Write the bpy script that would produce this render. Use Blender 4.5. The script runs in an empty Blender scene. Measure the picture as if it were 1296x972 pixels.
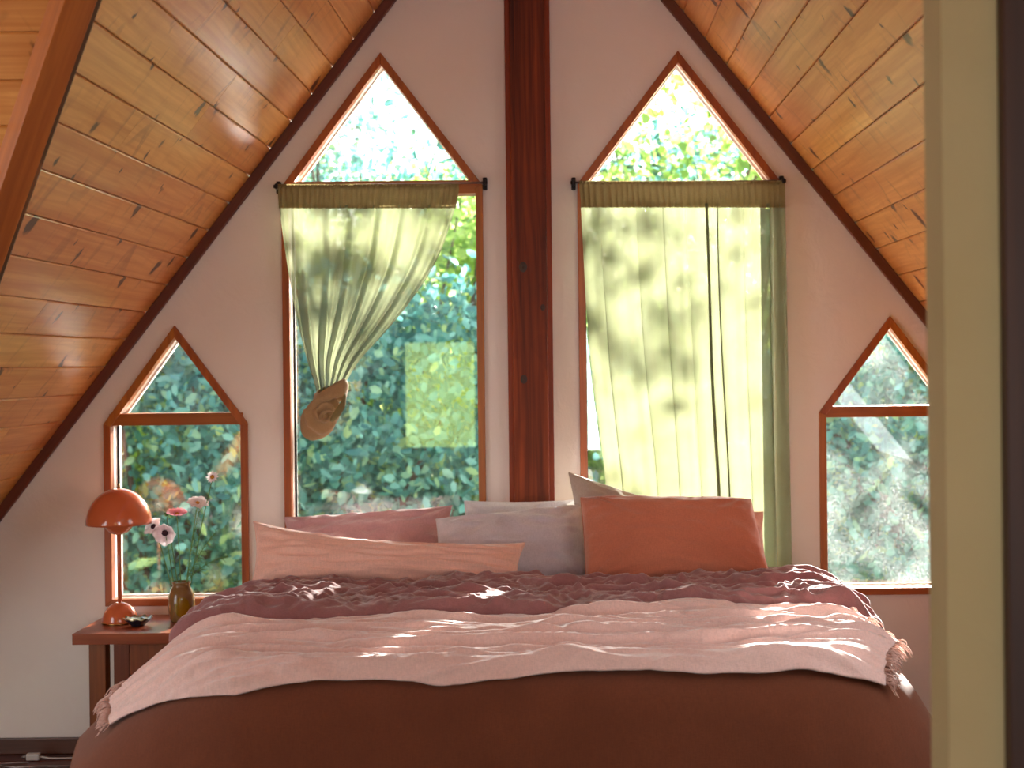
import bpy, bmesh, math, random
import numpy as np
from mathutils import Vector, Matrix, noise
from mathutils.geometry import tessellate_polygon

random.seed(7)
RNG = np.random.default_rng(7)
S = bpy.context.scene
COL = S.collection
R = math.radians

# ------------------------------------------------------------------ camera
F = 1800.0; D = 6.0; EYE = 1.63; PU, PV = 715.0, 457.0; ROLL = 0.011
cam = bpy.data.cameras.new('camera')
cam.sensor_fit = 'HORIZONTAL'; cam.sensor_width = 36.0; cam.lens = F/1296*36
cam.shift_x = -(PU-648)/1296; cam.shift_y = -(486-PV)/1296
cam.clip_start = 0.05; cam.clip_end = 200
cam.dof.use_dof = True; cam.dof.focus_distance = 5.0; cam.dof.aperture_fstop = 3.2
camo = bpy.data.objects.new('camera', cam); COL.objects.link(camo)
camo.matrix_world = Matrix.Translation((0, -D, EYE)) @ Matrix.Rotation(R(90), 4, 'X') @ Matrix.Rotation(-ROLL, 4, 'Z')
S.camera = camo

def P(u, v, y=0.0):
    """a point of the room at distance y from the gable wall, measured off the photograph"""
    du, dv = u-PU, v-PV
    X = du-ROLL*dv; Y = dv+ROLL*du
    d = (y+D)/F
    return Vector((X*d, y, EYE-Y*d))

# ------------------------------------------------------------------ light
S.view_settings.view_transform = 'Standard'; S.view_settings.look = 'None'
S.view_settings.gamma = 1.0; S.view_settings.use_curve_mapping = False
S.view_settings.exposure = 0.38
SUN_DIR = Vector((0.33, 1.0, 0.325)).normalized()      # towards the sun
w = bpy.data.worlds.new('World'); S.world = w; w.use_nodes = True
nt = w.node_tree
sky = nt.nodes.new('ShaderNodeTexSky'); sky.sky_type = 'NISHITA'; sky.sun_disc = False
sky.sun_elevation = math.asin(SUN_DIR.z); sky.sun_rotation = math.atan2(SUN_DIR.x, SUN_DIR.y)
sky.air_density = 1.0; sky.dust_density = 0.5; sky.ozone_density = 1.0
bg = nt.nodes['Background']; bg.inputs['Strength'].default_value = 0.40
nt.links.new(sky.outputs[0], bg.inputs['Color'])
sun = bpy.data.lights.new('sun', 'SUN'); sun.energy = 46.0; sun.angle = R(0.8); sun.color = (1.0, 0.95, 0.88)
suno = bpy.data.objects.new('sun', sun); COL.objects.link(suno)
suno.rotation_euler = (-SUN_DIR).to_track_quat('-Z', 'Y').to_euler()
def area(name, loc, target, sx, sy, power, color):
    l = bpy.data.lights.new(name, 'AREA'); l.shape = 'RECTANGLE'; l.size = sx; l.size_y = sy
    l.energy = power; l.color = color
    o = bpy.data.objects.new(name, l); COL.objects.link(o); o.location = loc
    o.rotation_euler = (Vector(target)-Vector(loc)).to_track_quat('-Z', 'Y').to_euler()
    return o
area('dormer_fill_light', (-3.42, -2.7, 1.05), (0, -2.7, 1.05), 1.7, 1.5, 30, (0.94, 0.97, 1.0))  # added fill light before the solid dormer wall; a window there is assumed
area('right_fill_light', (1.70, -2.55, 1.45), (1.70-.783, -2.55, 1.45-.622), 1.1, 1.1, 11, (0.94, 0.97, 1.0))  # added fill light on the right slope, no window known there
area('rear_fill_light', (0.42, -7.05, 1.40), (0.42, 0, 1.40), 0.9, 1.2, 30, (0.94, 0.97, 1.0))  # added fill light behind the viewer, not a window of the room

# ------------------------------------------------------------------ helpers
def tag(o, label=None, cat=None, group=None, kind=None):
    if label: o['label'] = label
    if cat: o['category'] = cat
    if group: o['group'] = group
    if kind: o['kind'] = kind
    return o
def empty(name, loc=(0, 0, 0)):
    o = bpy.data.objects.new(name, None); COL.objects.link(o); o.location = loc; o.empty_display_size = 0.1
    return o
def link(name, me, mat=None, parent=None, smooth=False):
    """links a mesh given in world coordinates; under a parent its place in the world is kept"""
    o = bpy.data.objects.new(name, me); COL.objects.link(o)
    if mat is not None and not me.materials: me.materials.append(mat)
    if smooth and len(me.polygons): me.polygons.foreach_set('use_smooth', [True]*len(me.polygons))
    if parent is not None:
        o.parent = parent
        o.matrix_parent_inverse = Matrix.Translation(-parent.location)
    return o
def mesh(name, vs, fs, mat=None, parent=None, smooth=False):
    me = bpy.data.meshes.new(name); me.from_pydata([tuple(v) for v in vs], [], fs); me.update()
    return link(name, me, mat, parent, smooth)
def from_bm(name, bm, mat=None, parent=None, smooth=False):
    bmesh.ops.recalc_face_normals(bm, faces=bm.faces[:])
    me = bpy.data.meshes.new(name); bm.to_mesh(me); bm.free()
    return link(name, me, mat, parent, smooth)
def bm_box(bm, lo, hi, bevel=0.0, mat4=None):
    lo, hi = Vector(lo), Vector(hi)
    r = bmesh.ops.create_cube(bm, size=1.0)
    for v in r['verts']:
        v.co = Vector((lo.x+(v.co.x+.5)*(hi.x-lo.x), lo.y+(v.co.y+.5)*(hi.y-lo.y), lo.z+(v.co.z+.5)*(hi.z-lo.z)))
    if bevel:
        es = list({e for v in r['verts'] for e in v.link_edges})
        q = bmesh.ops.bevel(bm, geom=es, offset=bevel, segments=2, affect='EDGES', profile=0.6)
        vs = list({v for f in q['faces'] for v in f.verts})
    else: vs = r['verts']
    if mat4 is not None:
        for v in vs: v.co = mat4 @ v.co
def box(name, lo, hi, mat, parent=None, bevel=0.0):
    bm = bmesh.new(); bm_box(bm, lo, hi, bevel)
    return from_bm(name, bm, mat, parent)
def prism(name, loop, y0, y1, mat, parent=None, bevel=0.0):
    """a polygon in the wall plane (x,z) extruded from y0 to y1"""
    bm = bmesh.new()
    a = [bm.verts.new((p[0], y0, p[1])) for p in loop]; b = [bm.verts.new((p[0], y1, p[1])) for p in loop]
    bm.faces.new(a); bm.faces.new(b[::-1]); n = len(loop)
    for i in range(n): bm.faces.new((a[i], b[i], b[(i+1) % n], a[(i+1) % n]))
    if bevel: bmesh.ops.bevel(bm, geom=bm.edges[:], offset=bevel, segments=1, affect='EDGES')
    return from_bm(name, bm, mat, parent)
def tube(name, pts, rad, mat, parent=None, seg=8, caps=True):
    pts = [Vector(p) for p in pts]; n = len(pts)
    rads = rad if isinstance(rad, (list, tuple)) else [rad]*n
    vs, fs = [], []; up = Vector((0, 0, 1)); prev = None
    for i, p in enumerate(pts):
        t = (pts[min(i+1, n-1)]-pts[max(i-1, 0)]).normalized()
        if prev is None:
            a = up if abs(t.z) < .9 else Vector((0, 1, 0)); nx = t.cross(a).normalized()
        else: nx = (prev - t*prev.dot(t)).normalized()
        prev = nx; ny = t.cross(nx)
        for k in range(seg):
            c = 2*math.pi*k/seg
            vs.append(p+(nx*math.cos(c)+ny*math.sin(c))*rads[i])
    for i in range(n-1):
        for k in range(seg):
            fs.append((i*seg+k, i*seg+(k+1) % seg, (i+1)*seg+(k+1) % seg, (i+1)*seg+k))
    if caps: fs.append(tuple(range(seg))[::-1]); fs.append(tuple((n-1)*seg+k for k in range(seg)))
    if name is None: return vs, fs
    return mesh(name, vs, fs, mat, parent, True)
def lathe(name, prof, c, mat, parent=None, seg=48, fmod=None):
    vs, fs = [], []; m = len(prof)
    for i, (r, z) in enumerate(prof):
        for k in range(seg):
            a = 2*math.pi*k/seg; rr, zz = (r, z) if fmod is None else fmod(r, z, a)
            vs.append((c[0]+rr*math.cos(a), c[1]+rr*math.sin(a), c[2]+zz))
    for i in range(m-1):
        for k in range(seg):
            fs.append((i*seg+k, i*seg+(k+1) % seg, (i+1)*seg+(k+1) % seg, (i+1)*seg+k))
    if prof[0][0] > 1e-4: fs.append(tuple(range(seg))[::-1])
    if prof[-1][0] > 1e-4: fs.append(tuple((m-1)*seg+k for k in range(seg)))
    return mesh(name, vs, fs, mat, parent, True)
def nz(x, y, z=0.0): return noise.noise(Vector((x, y, z)))
def spline(pts, t):
    """piecewise-linear with smooth ends through (t, value) points"""
    for (a, va), (b, vb) in zip(pts, pts[1:]):
        if t <= b: return va+(vb-va)*max(0, (t-a)/(b-a))
    return pts[-1][1]
def srgb(r, g, b):
    f = lambda c: (c/255/12.92) if c/255 <= .04045 else ((c/255+.055)/1.055)**2.4
    return (f(r), f(g), f(b), 1)

# ------------------------------------------------------------------ materials
class NB:
    def __init__(s, name):
        s.m = bpy.data.materials.new(name); s.m.use_nodes = True; s.t = s.m.node_tree; s.n = s.t.nodes
        s.b = s.n['Principled BSDF']; s.out = s.n['Material Output']
    def N(s, typ, **kw):
        n = s.n.new(typ)
        for k, v in kw.items():
            if k in n.inputs: s.put(n.inputs[k], v)
            else: setattr(n, k, v)
        return n
    def put(s, i, v):
        if isinstance(v, bpy.types.NodeSocket): s.t.links.new(v, i)
        else: i.default_value = v
    def math(s, op, a, b=0.0, c=False):
        n = s.n.new('ShaderNodeMath'); n.operation = op; n.use_clamp = c
        s.put(n.inputs[0], a); s.put(n.inputs[1], b); return n.outputs[0]
    def mix(s, f, a, b, typ='MIX'):
        n = s.n.new('ShaderNodeMix'); n.data_type = 'RGBA'; n.blend_type = typ
        s.put(n.inputs[0], f); s.put(n.inputs[6], a); s.put(n.inputs[7], b); return n.outputs[2]
    def ramp(s, f, stops):
        n = s.n.new('ShaderNodeValToRGB'); e = n.color_ramp.elements
        while len(e) < len(stops): e.new(0.5)
        for q, (p, c) in zip(e, stops): q.position = p; q.color = c if isinstance(c, tuple) else (c, c, c, 1)
        s.put(n.inputs[0], f); return n.outputs[0]
    def coord(s, kind='Object', scale=(1, 1, 1), rnd=False):
        o = s.n.new('ShaderNodeTexCoord').outputs[kind]
        mp = s.n.new('ShaderNodeMapping'); s.t.links.new(o, mp.inputs[0]); mp.inputs['Scale'].default_value = scale
        v = mp.outputs[0]
        if rnd:
            oi = s.n.new('ShaderNodeObjectInfo'); k = s.math('MULTIPLY', oi.outputs['Random'], 137.0)
            a = s.n.new('ShaderNodeVectorMath'); a.operation = 'ADD'; s.t.links.new(v, a.inputs[0]); s.t.links.new(k, a.inputs[1]); v = a.outputs[0]
        return v
    def noise(s, v, scale, detail=4, rough=.55, dist=0.0):
        n = s.n.new('ShaderNodeTexNoise'); s.put(n.inputs['Vector'], v); n.inputs['Scale'].default_value = scale
        n.inputs['Detail'].default_value = detail; n.inputs['Roughness'].default_value = rough; n.inputs['Distortion'].default_value = dist
        return n.outputs[0]
    def bump(s, h, strength=.3, dist=.01):
        n = s.n.new('ShaderNodeBump'); s.put(n.inputs['Height'], h); n.inputs['Strength'].default_value = strength; n.inputs['Distance'].default_value = dist
        return n.outputs[0]
    def set(s, **kw):
        for k, v in kw.items(): s.put(s.b.inputs[k.replace('_', ' ')], v)
        return s

def wood(name, light, dark, knot=None, rough=.4, kn_scale=(5.5, 3.2), vary=.5, along='X', grain=1.0, spec=.5, streaks=False):
    m = NB(name)
    sc = {'X': (1, 1, 1), 'Y': (1, 1, 1), 'Z': (1, 1, 1)}[along]
    base = m.coord('Object', sc, rnd=True)
    def st(l, a):       # stretched: l along the grain, a across it
        mp = m.N('ShaderNodeMapping'); m.t.links.new(base, mp.inputs[0])
        mp.inputs['Scale'].default_value = {'X': (l, a, a), 'Y': (a, l, a), 'Z': (a, a, l)}[along]
        return mp.outputs[0]
    g1 = m.noise(st(.7, 16), 1.0, 3, .6, .6)
    g2 = m.noise(st(3.0, 110), 1.0, 2, .5)
    tone = m.math('ADD', m.math('MULTIPLY', g1, .75), m.math('MULTIPLY', g2, .25*grain))
    c = m.ramp(tone, [(.30, dark), (.68, light)])
    wv = m.N('ShaderNodeTexWave', wave_type='RINGS', rings_direction='Z' if along != 'Z' else 'Y')
    m.t.links.new(st(.55, 3.2), wv.inputs['Vector']); wv.inputs['Scale'].default_value = 3.2
    wv.inputs['Distortion'].default_value = 9.0; wv.inputs['Detail'].default_value = 2; wv.inputs['Detail Scale'].default_value = .8
    c = m.mix(m.math('MULTIPLY', m.ramp(wv.outputs[1], [(.55, 0.0), (.95, 1.0)]), .30*grain), c, dark)
    oi = m.N('ShaderNodeObjectInfo')
    hs = m.N('ShaderNodeHueSaturation'); m.t.links.new(c, hs.inputs['Color'])
    m.put(hs.inputs['Value'], m.math('ADD', m.math('MULTIPLY', oi.outputs['Random'], vary*.55), 1-vary*.28))
    m.put(hs.inputs['Hue'], m.math('ADD', m.math('MULTIPLY', oi.outputs['Random'], .018), .491))
    c = hs.outputs[0]; h = tone
    if knot:
        mp = m.N('ShaderNodeMapping'); m.t.links.new(base, mp.inputs[0])
        kx, ky = kn_scale
        mp.inputs['Scale'].default_value = {'X': (kx, ky, ky), 'Y': (ky, kx, ky), 'Z': (ky, ky, kx)}[along]
        warp = m.N('ShaderNodeVectorMath'); warp.operation = 'ADD'
        nn = m.N('ShaderNodeTexNoise'); m.t.links.new(mp.outputs[0], nn.inputs['Vector']); nn.inputs['Scale'].default_value = 2.5
        m.t.links.new(mp.outputs[0], warp.inputs[0])
        sc2 = m.N('ShaderNodeVectorMath'); sc2.operation = 'SCALE'; m.t.links.new(nn.outputs['Color'], sc2.inputs[0]); sc2.inputs['Scale'].default_value = .5
        m.t.links.new(sc2.outputs[0], warp.inputs[1])
        vo = m.N('ShaderNodeTexVoronoi'); m.t.links.new(warp.outputs[0], vo.inputs['Vector']); vo.inputs['Scale'].default_value = 1.0
        sep = m.N('ShaderNodeSeparateColor'); m.t.links.new(vo.outputs['Color'], sep.inputs[0])
        rad = m.math('MULTIPLY', m.math('POWER', sep.outputs[0], 1.8), .30)
        k = m.math('SUBTRACT', 1.0, m.math('DIVIDE', vo.outputs['Distance'], m.math('ADD', rad, .02)), True)
        halo = m.math('SUBTRACT', 1.0, m.math('DIVIDE', vo.outputs['Distance'], m.math('ADD', m.math('MULTIPLY', rad, 3.0), .02)), True)
        c = m.mix(m.math('MULTIPLY', halo, .55), c, dark)
        c = m.mix(m.ramp(k, [(.0, 0.0), (.35, 1.0)]), c, knot)
        h = m.math('SUBTRACT', tone, m.math('MULTIPLY', k, .5))
        if streaks:      # brown smears running across the boards from the knots
            sx = m.noise(st(6.0, 2.4), 1.0, 2, .5, 2.2)
            c = m.mix(m.math('MULTIPLY', m.ramp(sx, [(.58, 0.0), (.80, 1.0)]), .60), c, srgb(128, 70, 36))
    m.set(Base_Color=c, Roughness=rough, Specular_IOR_Level=spec, Normal=m.bump(h, .25, .003))
    return m.m

def cloth(name, col, col2, weave=900, wr=0.5, rough=.9, sheen=.25, transl=0.0, transp=0.0, bscale=14):
    m = NB(name); v = m.coord('Object')
    n1 = m.noise(v, 5, 3); n2 = m.noise(v, bscale, 5, .6, .4)
    mp = m.N('ShaderNodeMapping'); m.t.links.new(v, mp.inputs[0]); mp.inputs['Scale'].default_value = (weave*.14, weave*.14, weave*.9)
    th1 = m.noise(mp.outputs[0], 1.0, 1)
    mp2 = m.N('ShaderNodeMapping'); m.t.links.new(v, mp2.inputs[0]); mp2.inputs['Scale'].default_value = (weave*.9, weave*.14, weave*.05)
    th2 = m.noise(mp2.outputs[0], 1.0, 1)
    th = m.math('ADD', m.math('MULTIPLY', th1, .5), m.math('MULTIPLY', th2, .5))
    c = m.mix(m.ramp(n1, [(.3, 0.0), (.7, 1.0)]), col, col2)
    c = m.mix(m.ramp(th, [(.38, .35), (.6, 0.0)]), c, tuple(x*.55 for x in col[:3])+(1,))
    h = m.math('ADD', m.math('MULTIPLY', n2, wr), m.math('MULTIPLY', th, .12))
    m.set(Base_Color=c, Roughness=rough, Sheen_Weight=sheen, Sheen_Roughness=.5, Specular_IOR_Level=.15, Normal=m.bump(h, .5, .012))
    if transl:
        tb = m.N('ShaderNodeBsdfTranslucent'); m.put(tb.inputs['Color'], c); m.t.links.new(m.b.inputs['Normal'].links[0].from_socket, tb.inputs['Normal'])
        mx = m.N('ShaderNodeMixShader'); mx.inputs[0].default_value = transl
        m.t.links.new(m.b.outputs[0], mx.inputs[1]); m.t.links.new(tb.outputs[0], mx.inputs[2]); o = mx.outputs[0]
        if transp:
            tr = m.N('ShaderNodeBsdfTransparent'); m2 = m.N('ShaderNodeMixShader')
            m.put(m2.inputs[0], m.math('MULTIPLY', m.ramp(th, [(.40, .35), (.62, 1.0)]), transp))
            m.t.links.new(o, m2.inputs[1]); m.t.links.new(tr.outputs[0], m2.inputs[2]); o = m2.outputs[0]
        m.t.links.new(o, m.out.inputs['Surface'])
    return m.m
def plain(name, col, rough=.5, metal=0.0, spec=.5, coat=0.0, bump=None):
    m = NB(name); v = m.coord('Object'); n = m.noise(v, 9, 3)
    c = m.mix(m.ramp(n, [(.3, 0.0), (.7, .25)]), col, tuple(x*.75 for x in col[:3])+(1,))
    m.set(Base_Color=c, Roughness=rough, Metallic=metal, Specular_IOR_Level=spec, Coat_Weight=coat)
    if bump: m.set(Normal=m.bump(m.noise(v, bump, 4), .2, .004))
    return m.m

M = {}
M['pine'] = wood('pine_plank', srgb(230, 166, 94), srgb(196, 118, 56), srgb(84, 40, 20), rough=.30, vary=.35, kn_scale=(10.0, 6.5), streaks=True)
M['trim'] = wood('fir_trim', srgb(186, 106, 38), srgb(134, 68, 20), rough=.4, vary=.2)
M['trim_z'] = wood('fir_trim_upright', srgb(188, 106, 36), srgb(140, 70, 20), rough=.4, vary=.2, along='Z')
M['roof_trim'] = wood('dark_trim', srgb(128, 62, 30), srgb(82, 36, 18), rough=.5, vary=.2)
M['beam'] = wood('valley_beam', srgb(196, 106, 44), srgb(150, 72, 28), rough=.45, vary=.2)
M['post'] = wood('redwood_post', srgb(150, 64, 26), srgb(66, 24, 12), srgb(30, 12, 8), rough=.5, spec=.25, kn_scale=(1.7, 3.4), vary=.1, along='Z')
M['post_side'] = wood('redwood_edge', srgb(172, 84, 30), srgb(122, 54, 18), rough=.45, spec=.3, vary=.1, along='Z')
M['stand'] = wood('nightstand_wood', srgb(170, 92, 48), srgb(112, 54, 26), rough=.3, vary=.15)
M['stand_z'] = wood('nightstand_wood_upright', srgb(150, 78, 40), srgb(98, 46, 22), rough=.35, vary=.15, along='Z')
M['floor'] = wood('floor_wood', srgb(110, 58, 38), srgb(70, 34, 22), rough=.35, vary=.4)
M['base'] = wood('baseboard_wood', srgb(104, 62, 40), srgb(66, 38, 24), rough=.4, vary=.2)
M['dark_casing'] = wood('dark_casing', srgb(70, 40, 18), srgb(42, 23, 10), rough=.5, vary=.2, along='Z')

def plaster(name, col, col2):
    m = NB(name); v = m.coord('Object')
    n1 = m.noise(v, 1.6, 4); n2 = m.noise(v, 5.5, 5, .55, .8); n3 = m.noise(v, 90, 3)
    m.set(Base_Color=m.mix(m.ramp(n1, [(.35, 0.0), (.65, 1.0)]), col, col2), Roughness=.85, Specular_IOR_Level=.2,
          Normal=m.bump(m.math('ADD', n2, m.math('MULTIPLY', n3, .08)), .35, .02))
    return m.m
M['plaster'] = plaster('plaster', srgb(240, 233, 227), srgb(236, 227, 219))
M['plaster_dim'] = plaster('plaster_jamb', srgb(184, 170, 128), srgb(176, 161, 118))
M['outside'] = plain('outside_siding', srgb(120, 96, 72), .8)

def glass(name, dust):
    m = NB(name); v = m.coord('Object')
    tr = m.N('ShaderNodeBsdfTransparent'); tr.inputs['Color'].default_value = (.97, .985, .98, 1)
    gl = m.N('ShaderNodeBsdfGlossy'); gl.inputs['Roughness'].default_value = 0.01; gl.inputs['Color'].default_value = (1, 1, 1, 1)
    fr = m.N('ShaderNodeFresnel'); fr.inputs['IOR'].default_value = 1.7
    a = m.N('ShaderNodeMixShader'); m.t.links.new(fr.outputs[0], a.inputs[0]); m.t.links.new(tr.outputs[0], a.inputs[1]); m.t.links.new(gl.outputs[0], a.inputs[2])
    big = m.ramp(m.noise(v, 3.2, 4, .6, .6), [(.42, .10), (.68, 1.0)])
    speck = m.ramp(m.noise(v, 120, 2, .7), [(.45, .25), (.70, 1.0)])
    f = m.math('MULTIPLY', m.math('MULTIPLY', big, speck), dust)
    tb = m.N('ShaderNodeBsdfTranslucent'); tb.inputs['Color'].default_value = (.9, .92, .9, 1)
    b = m.N('ShaderNodeMixShader'); m.t.links.new(f, b.inputs[0]); m.t.links.new(a.outputs[0], b.inputs[1]); m.t.links.new(tb.outputs[0], b.inputs[2])
    m.t.links.new(b.outputs[0], m.out.inputs['Surface'])
    return m.m
M['glass'] = glass('window_glass', .008)
M['glass_dusty'] = glass('window_glass_dusty', .06)

M['curtain'] = cloth('olive_linen_gauze', srgb(130, 134, 104), srgb(118, 120, 88), weave=700, wr=.25, transl=.46, transp=.15)
M['curtain_hem'] = cloth('olive_linen_doubled', srgb(150, 134, 92), srgb(138, 122, 80), weave=700, wr=.3, transl=.28)
M['knot'] = cloth('olive_linen_bunched', srgb(186, 156, 116), srgb(170, 138, 98), weave=700, wr=.5, transl=.12)
M['spread'] = cloth('rust_brown_linen', srgb(114, 62, 38), srgb(103, 55, 33), weave=620, wr=.25)
M['duvet'] = cloth('mauve_brown_linen', srgb(158, 108, 108), srgb(144, 96, 95), weave=700, wr=.9, bscale=26, sheen=.45)
M['blanket'] = cloth('blush_gauze', srgb(244, 212, 204), srgb(240, 202, 192), weave=700, wr=1.0, bscale=26, transl=.10, sheen=.9)
M['fringe'] = cloth('blush_fringe', srgb(248, 216, 204), srgb(244, 206, 192), weave=700, wr=.1, transl=.3)
M['pink'] = cloth('coral_linen', srgb(240, 192, 174), srgb(235, 182, 162), weave=700, wr=.5, sheen=.5)
M['mauve'] = cloth('dusty_rose_linen', srgb(208, 166, 168), srgb(198, 154, 157), weave=700, wr=.8, bscale=22, sheen=.5)
M['lilac'] = cloth('pale_lilac_linen', srgb(206, 198, 204), srgb(196, 187, 194), weave=700, wr=.4, sheen=.5)
M['white'] = cloth('white_linen', srgb(222, 222, 226), srgb(212, 212, 218), weave=700, wr=.4, sheen=.5)
M['greyp'] = cloth('warm_grey_linen', srgb(186, 172, 160), srgb(174, 160, 148), weave=700, wr=.4, sheen=.5)
M['terra'] = cloth('terracotta_linen', srgb(198, 122, 94), srgb(190, 113, 85), weave=700, wr=.35, sheen=.5)
M['mattress'] = plain('mattress_ticking', srgb(214, 204, 192), .9)
M['lamp'] = plain('lamp_enamel', srgb(206, 104, 64), .16, spec=.6, coat=.5)
M['brass'] = plain('lamp_brass', srgb(190, 150, 90), .25, metal=1.0)
M['iron'] = plain('curtain_iron', srgb(40, 34, 34), .45, metal=.6)
M['steel'] = plain('rod_steel', srgb(170, 160, 158), .35, metal=.9)
M['dish'] = plain('dish_glaze', srgb(30, 34, 46), .15, coat=.6)
M['dish_rim'] = plain('dish_rim_glaze', srgb(150, 130, 84), .25, coat=.4)
M['plug'] = plain('white_plastic', srgb(206, 196, 186), .4)
M['petal_w'] = cloth('white_petal', srgb(250, 240, 240), srgb(244, 226, 230), weave=200, wr=.2, transl=.45)
M['petal_p'] = cloth('pink_petal', srgb(248, 178, 188), srgb(240, 150, 168), weave=200, wr=.2, transl=.45)
M['stamen'] = plain('dark_flower_centre', srgb(52, 16, 34), .8)
M['yolk'] = plain('yellow_flower_centre', srgb(196, 130, 30), .8)
M['stem'] = plain('flower_stem_green', srgb(96, 128, 58), .6)
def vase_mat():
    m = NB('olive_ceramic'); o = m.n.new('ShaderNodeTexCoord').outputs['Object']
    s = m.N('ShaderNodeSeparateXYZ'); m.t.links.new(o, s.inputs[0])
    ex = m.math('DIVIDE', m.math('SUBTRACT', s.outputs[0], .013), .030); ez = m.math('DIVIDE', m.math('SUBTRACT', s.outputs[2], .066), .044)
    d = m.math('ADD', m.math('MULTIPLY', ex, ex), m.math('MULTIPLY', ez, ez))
    f = m.math('MULTIPLY', m.ramp(d, [(.80, 1.0), (1.0, 0.0)]), m.math('LESS_THAN', s.outputs[1], 0.0))  # yellow oval on the front: a light glow painted into the colour
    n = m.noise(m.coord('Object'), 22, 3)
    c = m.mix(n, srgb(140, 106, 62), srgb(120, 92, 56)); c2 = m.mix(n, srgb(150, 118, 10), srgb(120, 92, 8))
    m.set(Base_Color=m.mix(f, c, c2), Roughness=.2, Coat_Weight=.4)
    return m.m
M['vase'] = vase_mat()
def leaf_mat(name, stops, tr=.5):
    m = NB(name); g = m.N('ShaderNodeNewGeometry')
    c = m.ramp(g.outputs['Random Per Island'], stops)
    m.set(Base_Color=c, Roughness=.45, Specular_IOR_Level=.5)
    tb = m.N('ShaderNodeBsdfTranslucent'); m.t.links.new(c, tb.inputs[0])
    mx = m.N('ShaderNodeMixShader'); mx.inputs[0].default_value = tr
    m.t.links.new(m.b.outputs[0], mx.inputs[1]); m.t.links.new(tb.outputs[0], mx.inputs[2]); m.t.links.new(mx.outputs[0], m.out.inputs['Surface'])
    return m.m
M['leaf_teal'] = leaf_mat('teal_leaves', [(0.0, srgb(70, 128, 124)), (.45, srgb(112, 180, 174)), (.8, srgb(160, 214, 206)), (1.0, srgb(204, 222, 150))], .5)
M['leaf_lime'] = leaf_mat('lime_leaves', [(0.0, srgb(120, 160, 84)), (.5, srgb(184, 212, 110)), (.85, srgb(224, 238, 146)), (1.0, srgb(242, 246, 186))], .62)
M['leaf_dark'] = leaf_mat('dark_leaves', [(0.0, srgb(54, 92, 72)), (.6, srgb(92, 146, 116)), (1.0, srgb(160, 190, 116))], .5)
M['bark'] = plain('bark', srgb(88, 68, 60), .9, bump=30)
def lawn():
    m = NB('lawn'); v = m.coord('Object'); n = m.noise(v, .5, 5); n2 = m.noise(v, 30, 3)
    c = m.mix(n, srgb(128, 150, 62), srgb(168, 176, 92)); c = m.mix(m.math('MULTIPLY', n2, .6), c, srgb(70, 92, 40))
    m.set(Base_Color=c, Roughness=.95, Normal=m.bump(n2, .6, .05)); return m.m
M['lawn'] = lawn()

# ------------------------------------------------------------------ structure: roof geometry
L0, L1 = P(503, 0), P(0, 662); R0, R1 = P(835, 0), P(1197, 445)
mL = (L0.z-L1.z)/(L0.x-L1.x); mR = (R0.z-R1.z)/(R1.x-R0.x)
xA = (R0.z+mR*R0.x - L0.z+mL*L0.x)/(mL+mR); zA = L0.z+mL*(xA-L0.x)
thL, thR = math.atan(mL), math.atan(mR)
dL = Vector((-math.cos(thL), 0, -math.sin(thL))); nL = Vector((math.sin(thL), 0, -math.cos(thL)))
dR = Vector((math.cos(thR), 0, -math.sin(thR))); nR = Vector((-math.sin(thR), 0, -math.cos(thR)))
APEX = Vector((xA, 0, zA))
OFF = 0.042                                   # the boards lie this far outside the trim's lower edge
YB = -7.2                                     # the wall behind the camera
Y_OUT = 0.20                                  # eaves overhang
def z_left(x): return zA+mL*(x-xA)
def z_right(x): return zA-mR*(x-xA)
def ray_plane(u, v, q, n):
    o = camo.location.copy(); t = P(u, v)-o
    return o+t*((q-o).dot(n)/t.dot(n))
QL = APEX-nL*OFF
V0 = ray_plane(108, 0, QL, nL); V1 = ray_plane(0, 309, QL, nL)        # the valley on the left slope
vd = (V1-V0).normalized()
def sL(p): return (p-APEX).dot(dL)
sV0, sV1 = sL(V0), sL(V1)
def valley_y(s): return V0.y+(V1.y-V0.y)*(s-sV0)/(sV1-sV0)
RIDGE_Z = 3.02
S_RIDGE = (zA-RIDGE_Z)/math.sin(thL)
Y_RIDGE = valley_y(S_RIDGE)
def near_valley_y(s): return 2*Y_RIDGE-valley_y(s)

# wall polygon and the window openings, in (x, z)
def loop_of(pts): return [(p.x, p.z) for p in pts]
SILL_L, SILL_R = 765, 750
def window_shape(left_u, right_u, apex, sh_v, bot_v):
    """outer casing outline, squared up: bottom-left, bottom-right, right shoulder, apex, left shoulder"""
    a = P(*apex); sh = P((left_u+right_u)/2, sh_v).z; bo = P((left_u+right_u)/2, bot_v).z
    hl = P(left_u, sh_v).x; hr = P(right_u, sh_v).x
    return [(hl, bo), (hr, bo), (hr, sh), ((hl+hr)/2, a.z), (hl, sh)]
WIN = [window_shape(132, 314, (222, 412), 536, 766), window_shape(356.5, 611, (483, 67), 236, 757),
       window_shape(730.5, 988, (857, 65), 232, 757), window_shape(1036, 1218, (1127, 400), 521, 752)]
CAS = 0.030                                    # casing width
def inset(lp, d):
    c = []
    n = len(lp)
    for i in range(n):
        p0, p1, p2 = Vector(lp[i-1]), Vector(lp[i]), Vector(lp[(i+1) % n])
        e1 = (p1-p0).normalized(); e2 = (p2-p1).normalized()
        n1 = Vector((-e1.y, e1.x)); n2 = Vector((-e2.y, e2.x))
        k = (n1+n2)/(1+n1.dot(n2)); c.append(tuple(p1+k*d))
    return c
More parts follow.
